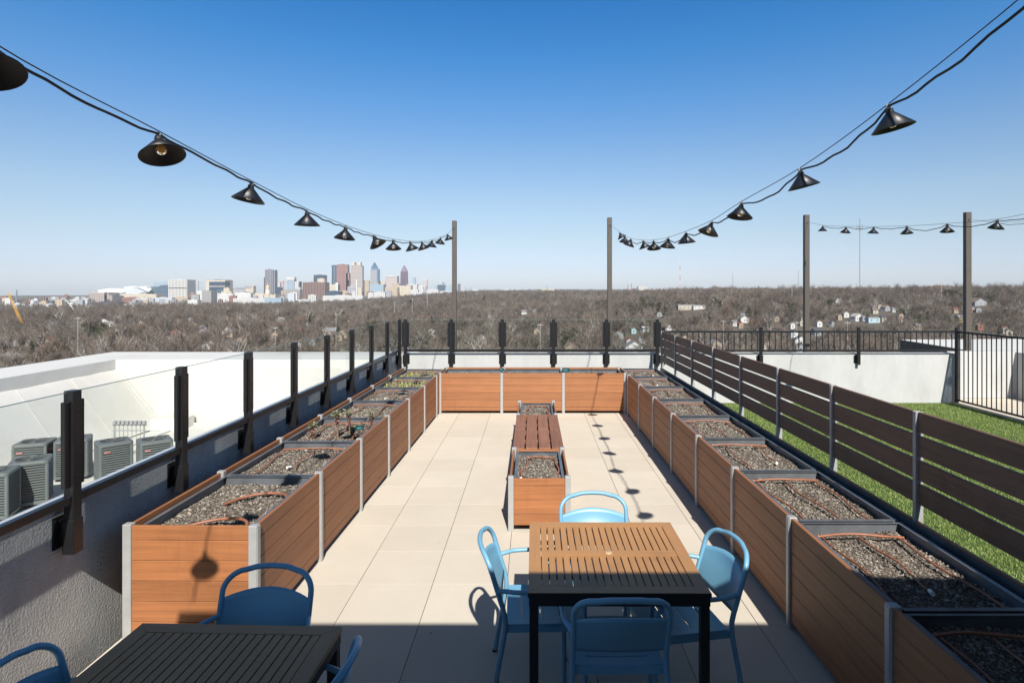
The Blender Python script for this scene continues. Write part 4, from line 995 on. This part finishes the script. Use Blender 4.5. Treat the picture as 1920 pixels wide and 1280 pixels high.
# ------------------------------------------------------------------ skyline
def facade(name,wallc,glassc,px_,pz_,fx=.5,fz=.5,rough=.5,glr=.25):
    """window grid on the walls: period px_ horizontally and pz_ vertically in metres"""
    mute=lambda c_: tuple((v*.80+.20*sum(c_)/3)*.80 for v in c_)
    wallc=mute(wallc); glassc=mute(glassc)
    m,nt,b=newmat(name); t=N(nt,'ShaderNodeTexCoord'); s=N(nt,'ShaderNodeSeparateXYZ'); L(nt,t.outputs['Object'],s.inputs[0])
    def band(src,per,frac):
        a=N(nt,'ShaderNodeMath',operation='DIVIDE'); L(nt,src,a.inputs[0]); a.inputs[1].default_value=per
        f=N(nt,'ShaderNodeMath',operation='FRACT'); L(nt,a.outputs[0],f.inputs[0]); g=N(nt,'ShaderNodeMath',operation='LESS_THAN'); L(nt,f.outputs[0],g.inputs[0]); g.inputs[1].default_value=frac; return g.outputs[0]
    xy=N(nt,'ShaderNodeMath',operation='ADD'); L(nt,s.outputs[0],xy.inputs[0]); L(nt,s.outputs[1],xy.inputs[1])
    bx=band(xy.outputs[0],px_,fx) if px_ else None; bz=band(s.outputs[2],pz_,fz) if pz_ else None
    if bx is not None and bz is not None:
        mm=N(nt,'ShaderNodeMath',operation='MULTIPLY'); L(nt,bx,mm.inputs[0]); L(nt,bz,mm.inputs[1]); f=mm.outputs[0]
    else: f=bx if bx is not None else bz
    n=noise(nt,.06,det=3); w=mixc(nt,n,tuple(c*.93 for c in wallc),tuple(min(1,c*1.06) for c in wallc))
    L(nt,mixc(nt,f,w,glassc),b.inputs['Base Color'])
    mr=N(nt,'ShaderNodeMath',operation='MULTIPLY_ADD'); L(nt,f,mr.inputs[0]); mr.inputs[1].default_value=glr-rough; mr.inputs[2].default_value=rough; L(nt,mr.outputs[0],b.inputs['Roughness']); return m
GL=(.04,.055,.08)
cnt_=[0]
def bldg(px0,px1,yt,lab,mat,Y=4000,base=-62,name='office_block',cat='building',parts=(),depth=.8,rz=0.0,roofm=None,group=None):
    """parts: (part name, px0, px1, ytop, ybottom, material, depth factor)"""
    c=(px0+px1)/2; p=at(c,yt,Y); W=(px1-px0)*Y/FP; t=thing(name,lab,cat,(p.x,Y,base),rz,group); h=p.z-base; D=W*depth
    mb=MB(); mb.box(-W/2,W/2,0,D,0,h); mb.build('tower_body' if h>110 else 'block',mat,t)
    mb=MB(); ww=W*.96; mb.box(-ww/2,ww/2,D*.02,D*.98,h+.02,h+max(1.2,h*.012)); 
    mb.box(-W*.22,W*.12,D*.3,D*.7,h+.02+max(1.2,h*.012),h+max(3.5,h*.03)); mb.build('roof',roofm or mat,t)
    for q in parts:
        nm,a,b_,y0,y1,m2,df=q; za=at(a,y0,Y).z-base; zb=at(a,y1,Y).z-base; xa=(a-c)*Y/FP; xb=(b_-c)*Y/FP
        mb=MB(); d2=(xb-xa)*df; mb.box(xa,xb,-2.0 if df>0 else .0,D*.6 if df>0 else D*.5,zb,za); mb.build(nm,m2,t)
    return t
f_whitegrid=facade('white_gridded_facade',(.72,.69,.62),(.26,.25,.25),9,None,.4)
f_darkstripe=facade('dark_striped_facade',(.42,.42,.46),(.035,.04,.06),11,None,.62)
f_greyscreen=facade('grey_screen_facade',(.25,.24,.27),(.14,.135,.16),5,5,.5,.5)
f_brown=facade('brown_ribbed_facade',(.30,.17,.13),(.10,.055,.05),9,None,.45)
f_brick=facade('pink_granite_facade',(.46,.23,.19),(.22,.11,.11),None,7.5,.5,.5)
f_brickv=facade('pink_granite_columns',(.50,.26,.21),(.20,.10,.10),12,None,.5,.5)
f_blue=facade('blue_glass_facade',(.10,.17,.25),(.05,.09,.15),8,None,.6)
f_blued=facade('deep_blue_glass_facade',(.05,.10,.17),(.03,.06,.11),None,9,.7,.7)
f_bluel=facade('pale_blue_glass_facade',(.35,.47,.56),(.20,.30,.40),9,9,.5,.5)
f_beige=facade('beige_granite_facade',(.56,.47,.41),(.30,.25,.24),None,8.5,.5,.45)
f_pinkgrid=facade('pinkish_grid_facade',(.60,.50,.48),(.33,.25,.27),7,7,.5,.5)
f_purple=facade('purple_glass_facade',(.19,.12,.18),(.11,.065,.11),9,None,.45)
f_tan=facade('tan_facade',(.58,.45,.30),(.34,.26,.18),10,7,.5,.5)
f_cream=facade('cream_facade',(.68,.58,.42),(.40,.33,.25),9,8,.45,.45)
f_white=facade('white_facade',(.62,.60,.57),(.42,.44,.47),10,8,.4,.45)
f_grey=facade('grey_facade',(.42,.42,.44),(.22,.24,.28),10,8,.5,.5)
f_concrete=facade('concrete_facade',(.40,.38,.36),(.30,.28,.27),None,9,.5,.5)
f_redb=facade('red_brick_facade',(.36,.14,.10),(.14,.08,.07),9,7,.45,.5)
f_winddark=facade('beige_wall_dark_windows',(.55,.44,.38),(.07,.06,.075),8.5,9,.62,.5)
f_teal=facade('teal_glass_facade',(.10,.20,.24),(.05,.11,.15),12,None,.6)
p_white=plain('white_roof_panels',(.66,.66,.65),.5,sc=.02,var=.05); p_greyp=plain('grey_roof_panels',(.45,.47,.50),.5,sc=.02,var=.05)
p_gold=plain('gilded_dome',(.48,.36,.20),.4,sc=.1); p_cream=plain('limestone',(.50,.44,.36),.7,sc=.05); p_dark=plain('dark_cladding',(.06,.06,.07),.6,sc=.05)
p_purpled=plain('purple_spire',(.12,.07,.12),.4,sc=.05); p_bcap=plain('blue_cap',(.10,.19,.28),.4,sc=.05); p_wh=plain('white_stone',(.52,.51,.49),.6,sc=.05)

bldg(167,204,549,'beige office block with rows of dark windows left of the stadium',f_winddark,3000,roofm=p_cream,parts=[('stair_tower',196,201,548,568,p_dark,.5),('wing',178,211,553,568,f_winddark,.2)])
bldg(275,300,538,'dark blue glass block right of the stadium roof',f_teal,4300); bldg(299,316,535,'darker blue glass block beside the white gridded block',f_blue,4280)
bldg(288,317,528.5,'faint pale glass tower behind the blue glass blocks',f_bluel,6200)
bldg(315.5,351,524.5,'white gridded office block left of downtown',f_whitegrid,3800,roofm=p_wh,parts=[('dark_band',317,349.5,539,540.2,p_dark,.1)])
bldg(369,396,545.5,'low windowless brown and white block before the dark banded office',f_concrete,2900,parts=[('white_end_wall',369,379,545,564,p_wh,.4)])
bldg(385.5,422,525,'beige office with two dark blue window bands',p_cream,3700,parts=[('upper_window_band',392.5,422.2,528,535.5,f_blued,.4),('lower_window_band',392.5,422.2,537.5,546,f_blued,.4)],roofm=p_dark)
bldg(407,418,543,'small teal glass block below the dark banded office',f_teal,3500)
bldg(419,430,540,'tan stepped block right of the banded office',f_cream,3400,parts=[('lower_wing',415,434,546,556,f_cream,.4)])
bldg(430,462,541,'low grey office with a thin dark roof line',f_grey,3800,roofm=p_dark); bldg(461,475,536,'cream tower block with a grey roof frame',f_cream,3700,parts=[('roof_frame',459,472,535.5,540,f_grey,.4)])
bldg(451,465,548,'low navy glass block before the cream tower block',f_blued,3300)
# dark striped tower
bldg(496.8,508,506,'dark tower of the tallest group at left, grey screen and dark striped side',f_greyscreen,4000,depth=1.2,parts=[('striped_wing',508.2,517,506,551,f_darkstripe,1.2),('side_annex',495,497,520,550,p_dark,.8)])
bldg(538.5,551.8,521,'white topped pale blue glass tower',f_bluel,4100,roofm=p_wh,parts=[('white_crown',538,552,519.5,525,p_wh,.5)])
bldg(552.5,563,528,'white tower with dark window strips beside the brown ribbed block',f_white,4050,parts=[('dark_side',560,563,528,538,p_dark,.4)])
bldg(517,525,530,'white tower with an arched top right of the dark striped tower',f_white,4300); bldg(517,527,539,'navy sloped glass block below the white arched tower',f_blued,3900)
bldg(527,537,545,'orange tan low tower beside the reddish crane',f_tan,3900); bldg(534,562,543,'pale grey low stone block below the white topped tower',f_concrete,3600)
bldg(567.5,610.5,529.5,'wide brown ribbed block in the middle of downtown',f_brown,3500,roofm=f_brick,depth=.5)
bldg(588,607.8,516,'navy glass block behind the wide brown ribbed block',f_blued,4300,roofm=p_dark); bldg(595,608,522.5,'small beige block on top edge behind the brown block',f_cream,4200)
bldg(577,592,553.5,'small bright white block in front of the brown ribbed block',f_whitegrid,2700,roofm=p_wh)
bldg(611,636,546,'low slate blue block right of the brown ribbed block',f_blued,3500); bldg(617,634,534,'cream and orange apartment block before the round glass tower',f_cream,3900,parts=[('stair_tower',629,634,530,548,p_wh,.6)])
# round dark glass tower
t=bldg(620.5,631,498.5,'dark blue round glass tower left of the pink stepped tower',f_blue,4150,roofm=p_dark)
mb=MB(); R_=5.2*4150/FP; t_=[c for c in t.children if 'tower' in c.name][0]; hh_=max(v.co.z for v in t_.data.vertices); mb2=MB(); mb2.lathe([(R_,0),(R_,hh_),(R_*.9,hh_+4),(.01,hh_+4)],(0,R_,0),24); t_.data=mb2.mesh('tower_body',f_blue)
bldg(631,650.5,496.5,'pink granite tower stepping down to its right',f_brick,4000,parts=[('upper_column',645,652,497,545,f_brickv,1.0),('middle_step',649,654.5,512,548,f_brickv,1.0),('lower_step',652,656.5,525,552,f_brickv,1.0)],roofm=f_brickv)
bldg(657.5,677.5,498,'beige twin crowned granite tower',f_beige,3950,parts=[('left_crown',660,665,491.5,498,p_cream,.8),('right_crown',671,676,491.5,498,p_cream,.8),('dark_side',677.5,679.6,500,548,f_grey,2.5)])
bldg(667,670,524.8,'narrow white slab tower before the twin crowned tower',p_wh,3600); bldg(651.5,666.5,537.5,'pale grey office with white roof edge left of the white slab',f_grey,3600,roofm=p_wh)
bldg(671,678,540,'cream low block right of the white slab',f_cream,3500); bldg(635,651,545,'low pink beige block at the foot of the pink tower',f_tan,3650)
bldg(680,683.5,526,'thin slate tower left of the tan block',f_grey,4100); bldg(683.5,692,526.5,'tan slab block left of the blue capped tower',f_tan,4000)
t=bldg(694.5,709,504.5,'grey tower with a stepped blue cap and finial',f_grey,4100,depth=.9,parts=[('blue_shoulder',696,706.5,499,505,p_bcap,1.0),('upper_cap',698.5,704.3,496,500,p_bcap,1.0),('finial',700.6,702.4,492.7,497,p_dark,1.0),('dark_side',706.8,709.8,504,528,p_bcap,1.5)])
bldg(693,719,533.5,'light blue balconied apartment block below the blue capped tower',f_bluel,3700); bldg(706,722,528,'cream slab right of the blue capped tower',f_cream,4200)
bldg(722.8,744.5,518,'pinkish gridded office block with a white cap',f_pinkgrid,4200,roofm=p_wh,parts=[('white_cap',722.6,744.7,517,518.8,p_wh,.3)])
# purple spire tower
t=thing('spire_tower','dark purple tower tapering to a pointed spire','building',(((758-CX)*4400/FP),4400,-62)); sc4=4400/FP
z0=0; zb=at(758,509,4400).z+62; zm=at(758,503,4400).z+62; zt=at(758,496.3,4400).z+62
def frus(mb,w0,z0,w1,z1): mb.add([(-w0,-w0,z0),(w0,-w0,z0),(w0,w0,z0),(-w0,w0,z0),(-w1,-w1,z1),(w1,-w1,z1),(w1,w1,z1),(-w1,w1,z1)],[(0,3,2,1),(4,5,6,7),(0,1,5,4),(1,2,6,5),(2,3,7,6),(3,0,4,7)])
mb=MB(); frus(mb,6.9*sc4,0,5.6*sc4,zb); mb.build('tower_body',f_purple,t); mb=MB(); frus(mb,5.5*sc4,zb+.1,3.4*sc4,zm); frus(mb,3.35*sc4,zm+.1,.2,zt); mb.build('spire',p_purpled,t)
bldg(773,779,520.5,'slim pale tower right of the purple spired tower',f_bluel,5600); t=bldg(793,801,526,'slim pink hazy tower with a rounded top',f_pinkgrid,6300,parts=[('stepped_crown',795,799.5,523,526.5,p_cream,.7)])
bldg(722,745,538.5,'orange tan row of apartments below the gridded office block',f_tan,3500); bldg(744,770,535.5,'cream long block below the purple spired tower',f_cream,3600,roofm=p_dark); bldg(736,748,531.5,'brown topped tan block left of the cream long block',f_tan,3800)
bldg(762,782,533.5,'white hotel block below the slim pale tower',f_white,3900); bldg(784,798,536,'white townhouse block with a dark vertical strip',f_white,3700,parts=[('dark_strip',794,795.5,537,548,p_dark,.5)])
bldg(770,784,543,'low white and pale block in the trees at the ridge',f_white,3200)
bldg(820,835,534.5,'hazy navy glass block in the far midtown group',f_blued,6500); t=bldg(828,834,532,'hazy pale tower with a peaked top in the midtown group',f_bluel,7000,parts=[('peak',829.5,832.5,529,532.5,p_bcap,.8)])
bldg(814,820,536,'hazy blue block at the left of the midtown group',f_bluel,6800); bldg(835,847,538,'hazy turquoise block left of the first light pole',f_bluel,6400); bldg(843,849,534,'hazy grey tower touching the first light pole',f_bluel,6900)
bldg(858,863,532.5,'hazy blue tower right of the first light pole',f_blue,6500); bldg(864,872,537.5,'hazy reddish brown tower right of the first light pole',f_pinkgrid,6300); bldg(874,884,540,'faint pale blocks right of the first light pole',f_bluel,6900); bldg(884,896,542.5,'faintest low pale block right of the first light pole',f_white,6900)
bldg(946,953,542.5,'tiny pale block on the horizon between the middle poles',f_white,5200,base=-40); bldg(1016,1040,541.5,'pale beige block on the horizon between the middle poles',f_cream,5000,base=-40,parts=[('blue_tower',1025,1029,535.5,542,f_bluel,.5)])
for (px,yt,lab) in ((1177.5,533,'thinner brick smokestack on the horizon, left one'),(1184,531.5,'taller brick smokestack on the horizon, right one')):
    p=at(px,yt,4500); t=thing('smokestack',lab,'smokestack',(p.x,4500,-40)); mb=MB(); mb.lathe([(4,0),(2.6,p.z+40),(2.0,p.z+40),(2.0,p.z+38)],(0,0,0),12); mb.build('chimney_shaft',f_redb,t)
    mb=MB(); mb.lathe([(2.9,p.z+33),(3.1,p.z+34),(3.1,p.z+36),(2.7,p.z+37)],(0,0,0),12); mb.build('rim_band',p_dark,t)
bldg(1197,1216,537.5,'white silo like block right of the smokestacks',f_whitegrid,4500,base=-40); bldg(1226,1240,543,'low pale warehouse right of the silo block',f_white,4200,base=-40); bldg(1186,1192,541,'small orange block at the foot of the smokestacks',f_redb,4500,base=-40)
bldg(1743,1787,536.5,'long red brick building on the ridge left of the fourth light pole',f_redb,1900,base=-30,depth=.2); bldg(1838,1850,541,'small orange brick building right of the fourth light pole',f_redb,2000,base=-30); bldg(1900,1925,540,'pale building on the ridge at the right edge',f_white,2000,base=-30)

# stadium with folded petal roof
t=thing('stadium','angular stadium with folded white petal roof','stadium',(((227-CX)*4200/FP),4200,-62)); s=4200/FP
def zz(y): return at(227,y,4200).z+62
def petal(pts,mat,nm):
    mb=MB(); n=len(pts); vs=[((px-227)*s,dy,zz(y)) for (px,y,dy) in pts]+[((px-227)*s,dy+6,zz(y)-5) for (px,y,dy) in pts]
    mb.add(vs,[tuple(range(n)),tuple(range(2*n-1,n-1,-1))]+[(i,n+i,n+(i+1)%n,(i+1)%n) for i in range(n)]); mb.build(nm,mat,t)
petal([(184,544,-10),(192,540.5,60),(222,540,70),(238,547,-20),(218,554,-60),(204,554,-60)],p_white,'roof_petal')
petal([(231,540,0),(252,540,30),(275,547,-10),(262,552,-60),(246,551,-50)],p_greyp,'roof_petal')
petal([(210,538.5,90),(216,536,140),(232,536,150),(239,539,90),(228,540.5,70)],p_white,'roof_petal')
petal([(236,538,100),(243,536,150),(256,536,150),(274,542,60),(276,547,10),(252,540.5,60)],p_white,'roof_petal')
mb=MB(); mb.prism([((184-227)*s,0),((204-227)*s,-50),((262-227)*s,-50),((276-227)*s,0),((262-227)*s,160),((200-227)*s,160)],0,zz(551)); mb.build('bowl_wall',f_grey,t)
# capitol with gilded dome
t=thing('capitol','cream capitol building with a gilded dome before the dark striped tower','building',(((500.5-CX)*3300/FP),3300,-62)); s=3300/FP
def zc(y): return at(500,y,3300).z+62
mb=MB(); mb.box(-32*s,16*s,0,30,0,zc(552)); mb.box(-22*s,-6*s,-3,20,0,zc(549)); mb.box(-5*s,5*s,-8,30,0,zc(551)); mb.build('wings',f_cream,t)
mb=MB(); mb.lathe([(4.3*s,zc(552)),(4.3*s,zc(545)),(3.8*s,zc(544.5)),(3.8*s,zc(540)),(4.1*s,zc(539.5))],(0,8,0),20); mb.build('drum',p_cream,t)
mb=MB(); mb.lathe([(3.9*s,zc(539.5)),(3.4*s,zc(537.2)),(2.2*s,zc(535.3)),(.8*s,zc(534.3)),(.8*s,zc(532)),(.2*s,zc(530))],(0,8,0),20); mb.build('dome',p_gold,t)
bldg(437,496,559.5,'long pale low building in front of the capitol',f_white,2500,depth=.2); bldg(496,527,559,'low blue and white striped building right of the long pale one',f_bluel,2450,depth=.3)
bldg(397,437,551,'white domed hall left of the capitol',p_wh,3100,depth=.5,parts=[('rounded_top',402,412,549.5,553,p_wh,.4)])
# mid and low buildings at left
rnd=random.Random(12)
low=[(227,293,551.5,'long cream windowed block below the stadium',f_cream,3300),(228,264,558,'long red brick block below the stadium',f_redb,3000),(254,276,559,'white office block among low buildings',f_white,2700),(276,288,560,'slate glass office beside the white office block',f_grey,2700),(288,322,558.5,'pale blue shed roofed hall',p_greyp,2750),(322,352,557,'low tan block at the foot of the white gridded block',f_tan,3300),(354,371,551,'pink brick hotel block left of the brown and white block',f_redb,3400),(211,228,555,'dark bulky building below the stadium left end',p_dark,3200),(172,222,567,'long black retaining building',p_dark,2500),(232,265,570.5,'thin white long wall of a low warehouse',p_wh,2100),(113,127,555,'pinkish brick tower block on the left horizon',f_redb,3800),(119,126,553,'dark brick block on the left horizon',f_redb,3600),(138,158,558,'long red brick mill on the left horizon',f_redb,3300),(158,170,559,'small yellow building beside the red brick mill',f_tan,3000),(63,70,560,'small white shed on the left horizon',p_wh,3000),(44,65,565,'orange brick warehouse at left',f_redb,2600),(54,66,563,'teal roofed white warehouse',f_white,2700),(65,75,565,'royal blue warehouse at left',f_blue,2600),(87,110,565,'dark teal long warehouse',f_teal,2500),(0,30,573,'long white warehouse roof at the left edge',p_wh,2300),(30,60,572,'second long white warehouse right of the yellow crane',p_wh,2300),(80,92,558,'white block row on the left horizon',f_white,3300),(93,108,557.5,'pale apartment row on the left horizon',f_white,3400),(0,12,556.5,'red brick row at the far left horizon',f_redb,3600),(440,470,549,'white terraced block before the cream tower',p_wh,3000),(352,370,563,'pale roof before the brown and white block',p_wh,2300),(560,580,562,'pale long low roof below the brown ribbed block',f_white,2500),(605,680,554.5,'long pale low wall along the foot of downtown',f_white,3000),(690,700,549,'white low roof among the ridge trees',f_white,2900),(700,722,548,'teal and cream low apartment row on the ridge',f_white,3100),(800,822,543,'pale low rooftops on the ridge left of the first light pole',f_white,3500),(824,848,546,'white low rooftops touching the first light pole',f_white,3400)]
for q in low: bldg(q[0],q[1],q[2],q[3],q[4],q[5],depth=.35,base=-60)
def filler(x0,x1,y0,y1,n,Y0,Y1,grp,lab):
    for i in range(n):
        w=rnd.uniform(4,13); x=rnd.uniform(x0,x1); bldg(x,x+w,rnd.uniform(y0,y1),lab,rnd.choice([f_white,f_cream,f_tan,f_grey,f_grey,f_redb,f_concrete,f_concrete,p_greyp,f_brown,p_wh]),rnd.uniform(Y0,Y1),base=-62,depth=.5,group=grp,name='low_building')
filler(-5,165,557,572,46,1900,3300,'small low buildings on the left horizon','small low building on the far left horizon')
filler(225,345,560,571,16,1950,2700,'small low buildings under the stadium','small low building in the trees below the stadium')
filler(345,560,548,563,30,2500,3800,'small low buildings at the foot of downtown','small pale low building at the foot of the downtown towers')
filler(600,830,543,551,22,3100,4400,'small low buildings under the right part of downtown','small pale low building under the right part of the skyline')

# ------------------------------------------------------------------ plant the trees
rnd=random.Random(99)
def blocked(x,y,z_small=False):
    d=hypot(x,y)
    for (hx,hy,hw,cl) in clear:
        hd=hypot(hx,hy)
        if d>hd+hw+3 or d<hd-cl: continue
        lat=abs(x*hy-y*hx)/hd
        if lat<hw+1.5+ (2 if d>hd-hw else 0): return True
    return False
# evergreens at the places the photograph shows
EV=[(158,618,17,0),(175,616,18,0),(192,617,16,0),(165,624,15,0),(184,624,14,0),(115,632,9,1),(41,632,12,1),(186,629,8,1),(340,600,9,0),(465,643,16,0),(500,640,12,1),(547,600,12,0),(545,577,10,0),(497,612,10,1),(628,603,15,0),(690,622,18,1),(702,612,14,0),(576,640,12,1),(770,575,12,0),(770,640,20,0),(800,640,14,1),(1062,640,26,0),(1075,632,20,0),(1056,655,22,1),(870,586,9,0),(905,583,9,0),(925,590,10,1),(1120,572,12,0),(1137,574,12,0),(1190,582,18,0),(1205,578,18,0),(1222,577,17,0),(1236,580,14,0),(1247,586,14,1),(1350,573,12,0),(1342,567,11,1),(1556,572,13,0),(1535,566,12,1),(1783,560,16,0),(1772,556,13,1),(1800,560,12,0),(1858,563,18,0),(1870,560,13,1),(1565,560,9,0),(1620,590,9,1),(1480,600,10,1),(1290,655,24,0),(1740,592,12,1),(40,610,10,0),(60,650,16,1),(240,606,8,0),(300,598,8,1),(720,655,20,1),(1150,655,16,1),(965,560,8,0),(1020,566,8,0),(1405,566,8,0),(968,645,14,1),(1330,600,12,0)]
er_=random.Random(77)
for _ in range(70):
    px_=er_.uniform(480,1915); EV.append((px_,er_.uniform(558,650),er_.uniform(9,15),er_.randrange(2)))
for _ in range(14): EV.append((er_.uniform(0,480),er_.uniform(592,655),er_.uniform(7,11),er_.randrange(2)))
EG='evergreen trees among the bare wood'
evnear=[]
for i,(px,py,w,kd) in enumerate(EV):
    Y=hit(px,py,6,2500); p=at(px,py,Y); g=terr(p.x,p.y); tm,cm=pines[kd if kd else (0,2)[i%2]]; s=min(1.8,w*Y/FP/7.0); s=max(s,.55)
    t=thing('evergreen_tree','dark green evergreen tree standing among the grey brown bare trees','evergreen tree',(p.x,p.y,g),rnd.uniform(0,6),EG); t.scale=(s,s,max(.6,s*.85))
    for nm_,me_ in (('trunk',tm),('crown',cm)):
        o=bpy.data.objects.new(nm_,me_); COL.objects.link(o); o.parent=t
    evnear.append((p.x,p.y,3*s)); clear.append((p.x,p.y,3.2*s,80 if i<58 else 45))
pts=[]
d=150.
while d<5200:
    cell=8.8 if d<900 else 8.8+(d-900)*.0055
    span=.98
    amin,amax=math.atan(-.93),math.atan(.90); arcn=int((amax-amin)*d/cell)
    for k in range(arcn):
        a=amin+(amax-amin)*(k+rnd.random())/arcn; dd=d+cell*rnd.uniform(-.5,.5); x,y=dd*sin(a),dd*cos(a)
        if x>-16 and x<26 and y<22: continue
        px=CX+FP*x/y
        dens=.80
        if px<260 and dd>1350: dens=.13
        elif px<430 and dd>1700: dens=.13
        elif px<600 and dd>2300: dens=.1
        elif px<830 and dd>2900: dens=.2
        cl=sin(x/37+2)*cos(y/51)+.5*sin(x/17-y/23)
        if dd<2200 and cl<-.85: dens*=.22
        if rnd.random()>dens: continue
        if dd<1500 and blocked(x,y): continue
        if any((x-q[0])**2+(y-q[1])**2<q[2]**2*.6 for q in evnear) : continue
        s=rnd.choice((.6,.8,.95,1.1,1.35))*rnd.uniform(.82,1.15)*(1.0 if dd<1300 else 1.0+(dd-1300)*.00010)
        pts.append((x,y,terr(x,y),s,rnd.uniform(0,6.28),rnd.randrange(6)))
    d+=cell*.9
pts.sort(key=lambda q:q[0]**2+q[1]**2)
print('trees',len(pts))
def visible(x,y,z,s):
    px=CX+FP*x/y
    if px<-10 or px>1930: return False
    yt=CY+(H-(z+12*s))*FP/y
    edge=(690-px*.142) if px<190 else (662 if px<760 else 655)
    return yt<edge-2
near=[];rest=[]
for q in pts:
    if len(near)<270 and visible(q[0],q[1],q[2],q[3]): near.append(q)
    else: rest.append(q)
BG='grey brown bare winter trees in the nearest woodland'
for (x,y,z,s,r,kd) in near:
    t=thing('bare_tree','leafless grey brown winter tree in the woodland nearest below the terrace','bare tree',(x,y,z),r,BG); t.scale=(s,s,s)
    for nm_,me_ in (('trunk',kinds[kd][0]),('crown',kinds[kd][1])):
        o=bpy.data.objects.new(nm_,me_); COL.objects.link(o); o.parent=t
# far woodland, one object
kc=bpy.data.collections.new('tree_kinds')
for i,kk in enumerate(kinds):
    o=bpy.data.objects.new('bare_tree_kind_%d'%i,kk[2]); kc.objects.link(o)
me=bpy.data.meshes.new('woodland'); me.from_pydata([(q[0],q[1],q[2]) for q in rest],[],[])
for nm_,typ,val in (('s','FLOAT',[q[3] for q in rest]),('r','FLOAT',[q[4] for q in rest]),('k','INT',[q[5] for q in rest])):
    at_=me.attributes.new(nm_,typ,'POINT'); at_.data.foreach_set('value',val)
wo=bpy.data.objects.new('woodland',me); COL.objects.link(wo); tag(wo,'grey brown leafless woodland rolling away to the horizon','woodland',kind='stuff')
ng=bpy.data.node_groups.new('scatter_trees','GeometryNodeTree'); ng.interface.new_socket('Geometry',in_out='INPUT',socket_type='NodeSocketGeometry'); ng.interface.new_socket('Geometry',in_out='OUTPUT',socket_type='NodeSocketGeometry')
gi=ng.nodes.new('NodeGroupInput'); go=ng.nodes.new('NodeGroupOutput'); ci=ng.nodes.new('GeometryNodeCollectionInfo'); ci.inputs['Collection'].default_value=kc; ci.inputs['Separate Children'].default_value=True; ci.inputs['Reset Children'].default_value=True
ip=ng.nodes.new('GeometryNodeInstanceOnPoints'); ip.inputs['Pick Instance'].default_value=True
def na(nm_,dt):
    n=ng.nodes.new('GeometryNodeInputNamedAttribute'); n.data_type=dt; n.inputs['Name'].default_value=nm_; return [o for o in n.outputs if o.enabled and o.name=='Attribute'][0]
ng.links.new(gi.outputs[0],ip.inputs['Points']); ng.links.new(ci.outputs[0],ip.inputs['Instance']); ng.links.new(na('k','INT'),ip.inputs['Instance Index'])
cv=ng.nodes.new('ShaderNodeCombineXYZ'); ng.links.new(na('r','FLOAT'),cv.inputs[2]); er=ng.nodes.new('FunctionNodeEulerToRotation'); ng.links.new(cv.outputs[0],er.inputs[0]); ng.links.new(er.outputs[0],ip.inputs['Rotation'])
ng.links.new(na('s','FLOAT'),ip.inputs['Scale']); ng.links.new(ip.outputs[0],go.inputs[0])
md=wo.modifiers.new('scatter','NODES'); md.node_group=ng

# ------------------------------------------------------------------ haze
HAZE=4.2e-5
mb=MB(); mb.box(-9300,9300,-9300,9300,-95,330)
m=bpy.data.materials.new('thin_haze'); m.use_nodes=True; nt=m.node_tree; nt.nodes.clear(); o_=N(nt,'ShaderNodeOutputMaterial'); pv=N(nt,'ShaderNodeVolumePrincipled')
pv.inputs['Color'].default_value=(.86,.93,1,1); pv.inputs['Density'].default_value=HAZE; pv.inputs['Anisotropy'].default_value=-.1; L(nt,pv.outputs[0],o_.inputs['Volume'])
o=mb.build('haze',m); tag(o,kind='stuff')

# ------------------------------------------------------------------ light, sky, camera
SUN=Vector((.178,-1.08,1.0)).normalized()
w=bpy.data.worlds.new('World'); SC.world=w; w.use_nodes=True; nt=w.node_tree; bg=nt.nodes['Background']
sk=N(nt,'ShaderNodeTexSky',sky_type='NISHITA'); sk.sun_disc=False; sk.sun_elevation=math.asin(SUN.z); sk.sun_rotation=atan2(SUN.x,SUN.y); sk.altitude=300; sk.air_density=1.0; sk.dust_density=.6; sk.ozone_density=2.2
tc=N(nt,'ShaderNodeTexCoord'); sp=N(nt,'ShaderNodeSeparateXYZ'); L(nt,tc.outputs['Generated'],sp.inputs[0])
k_=1/1.1
tn=ramp(nt,sp.outputs[2],[(p,tuple(v*k_ for v in q)) for p,q in ((0,(.68,.75,1.02)),(.04,(.70,.72,.94)),(.084,(.76,.745,.80)),(.145,(.81,.82,.835)),(.213,(.687,.814,.906)),(.293,(.443,.794,1.03)),(.368,(.235,.745,1.083)),(.44,(.12,.66,1.075)),(.62,(.45,.50,.50)),(1,(.5,.45,.4)))])
L(nt,mixc(nt,1.0,sk.outputs[0],tn,'MULTIPLY'),bg.inputs[0]); bg.inputs[1].default_value=.0935
sl=bpy.data.lights.new('sun','SUN'); sl.energy=4.4; sl.angle=radians(.53); sl.color=(1.0,.955,.88)
so=bpy.data.objects.new('sun',sl); COL.objects.link(so); so.rotation_euler=SUN.to_track_quat('Z','Y').to_euler()
cam=bpy.data.cameras.new('camera'); co=bpy.data.objects.new('camera',cam); COL.objects.link(co); co.location=(0,0,H); co.rotation_euler=(pi/2,0,0)
cam.sensor_width=36; cam.lens=36*FP/1920; cam.shift_x=-(CX-960)/1920; cam.shift_y=-(640-CY)/1920; cam.clip_start=.05; cam.clip_end=30000
SC.camera=co
SC.view_settings.view_transform='Standard'; SC.view_settings.look='None'; SC.view_settings.exposure=0.75; SC.view_settings.gamma=1
SC.cycles.max_bounces=8; SC.cycles.transparent_max_bounces=24; SC.cycles.volume_bounces=0
SC.cycles.use_denoising=True
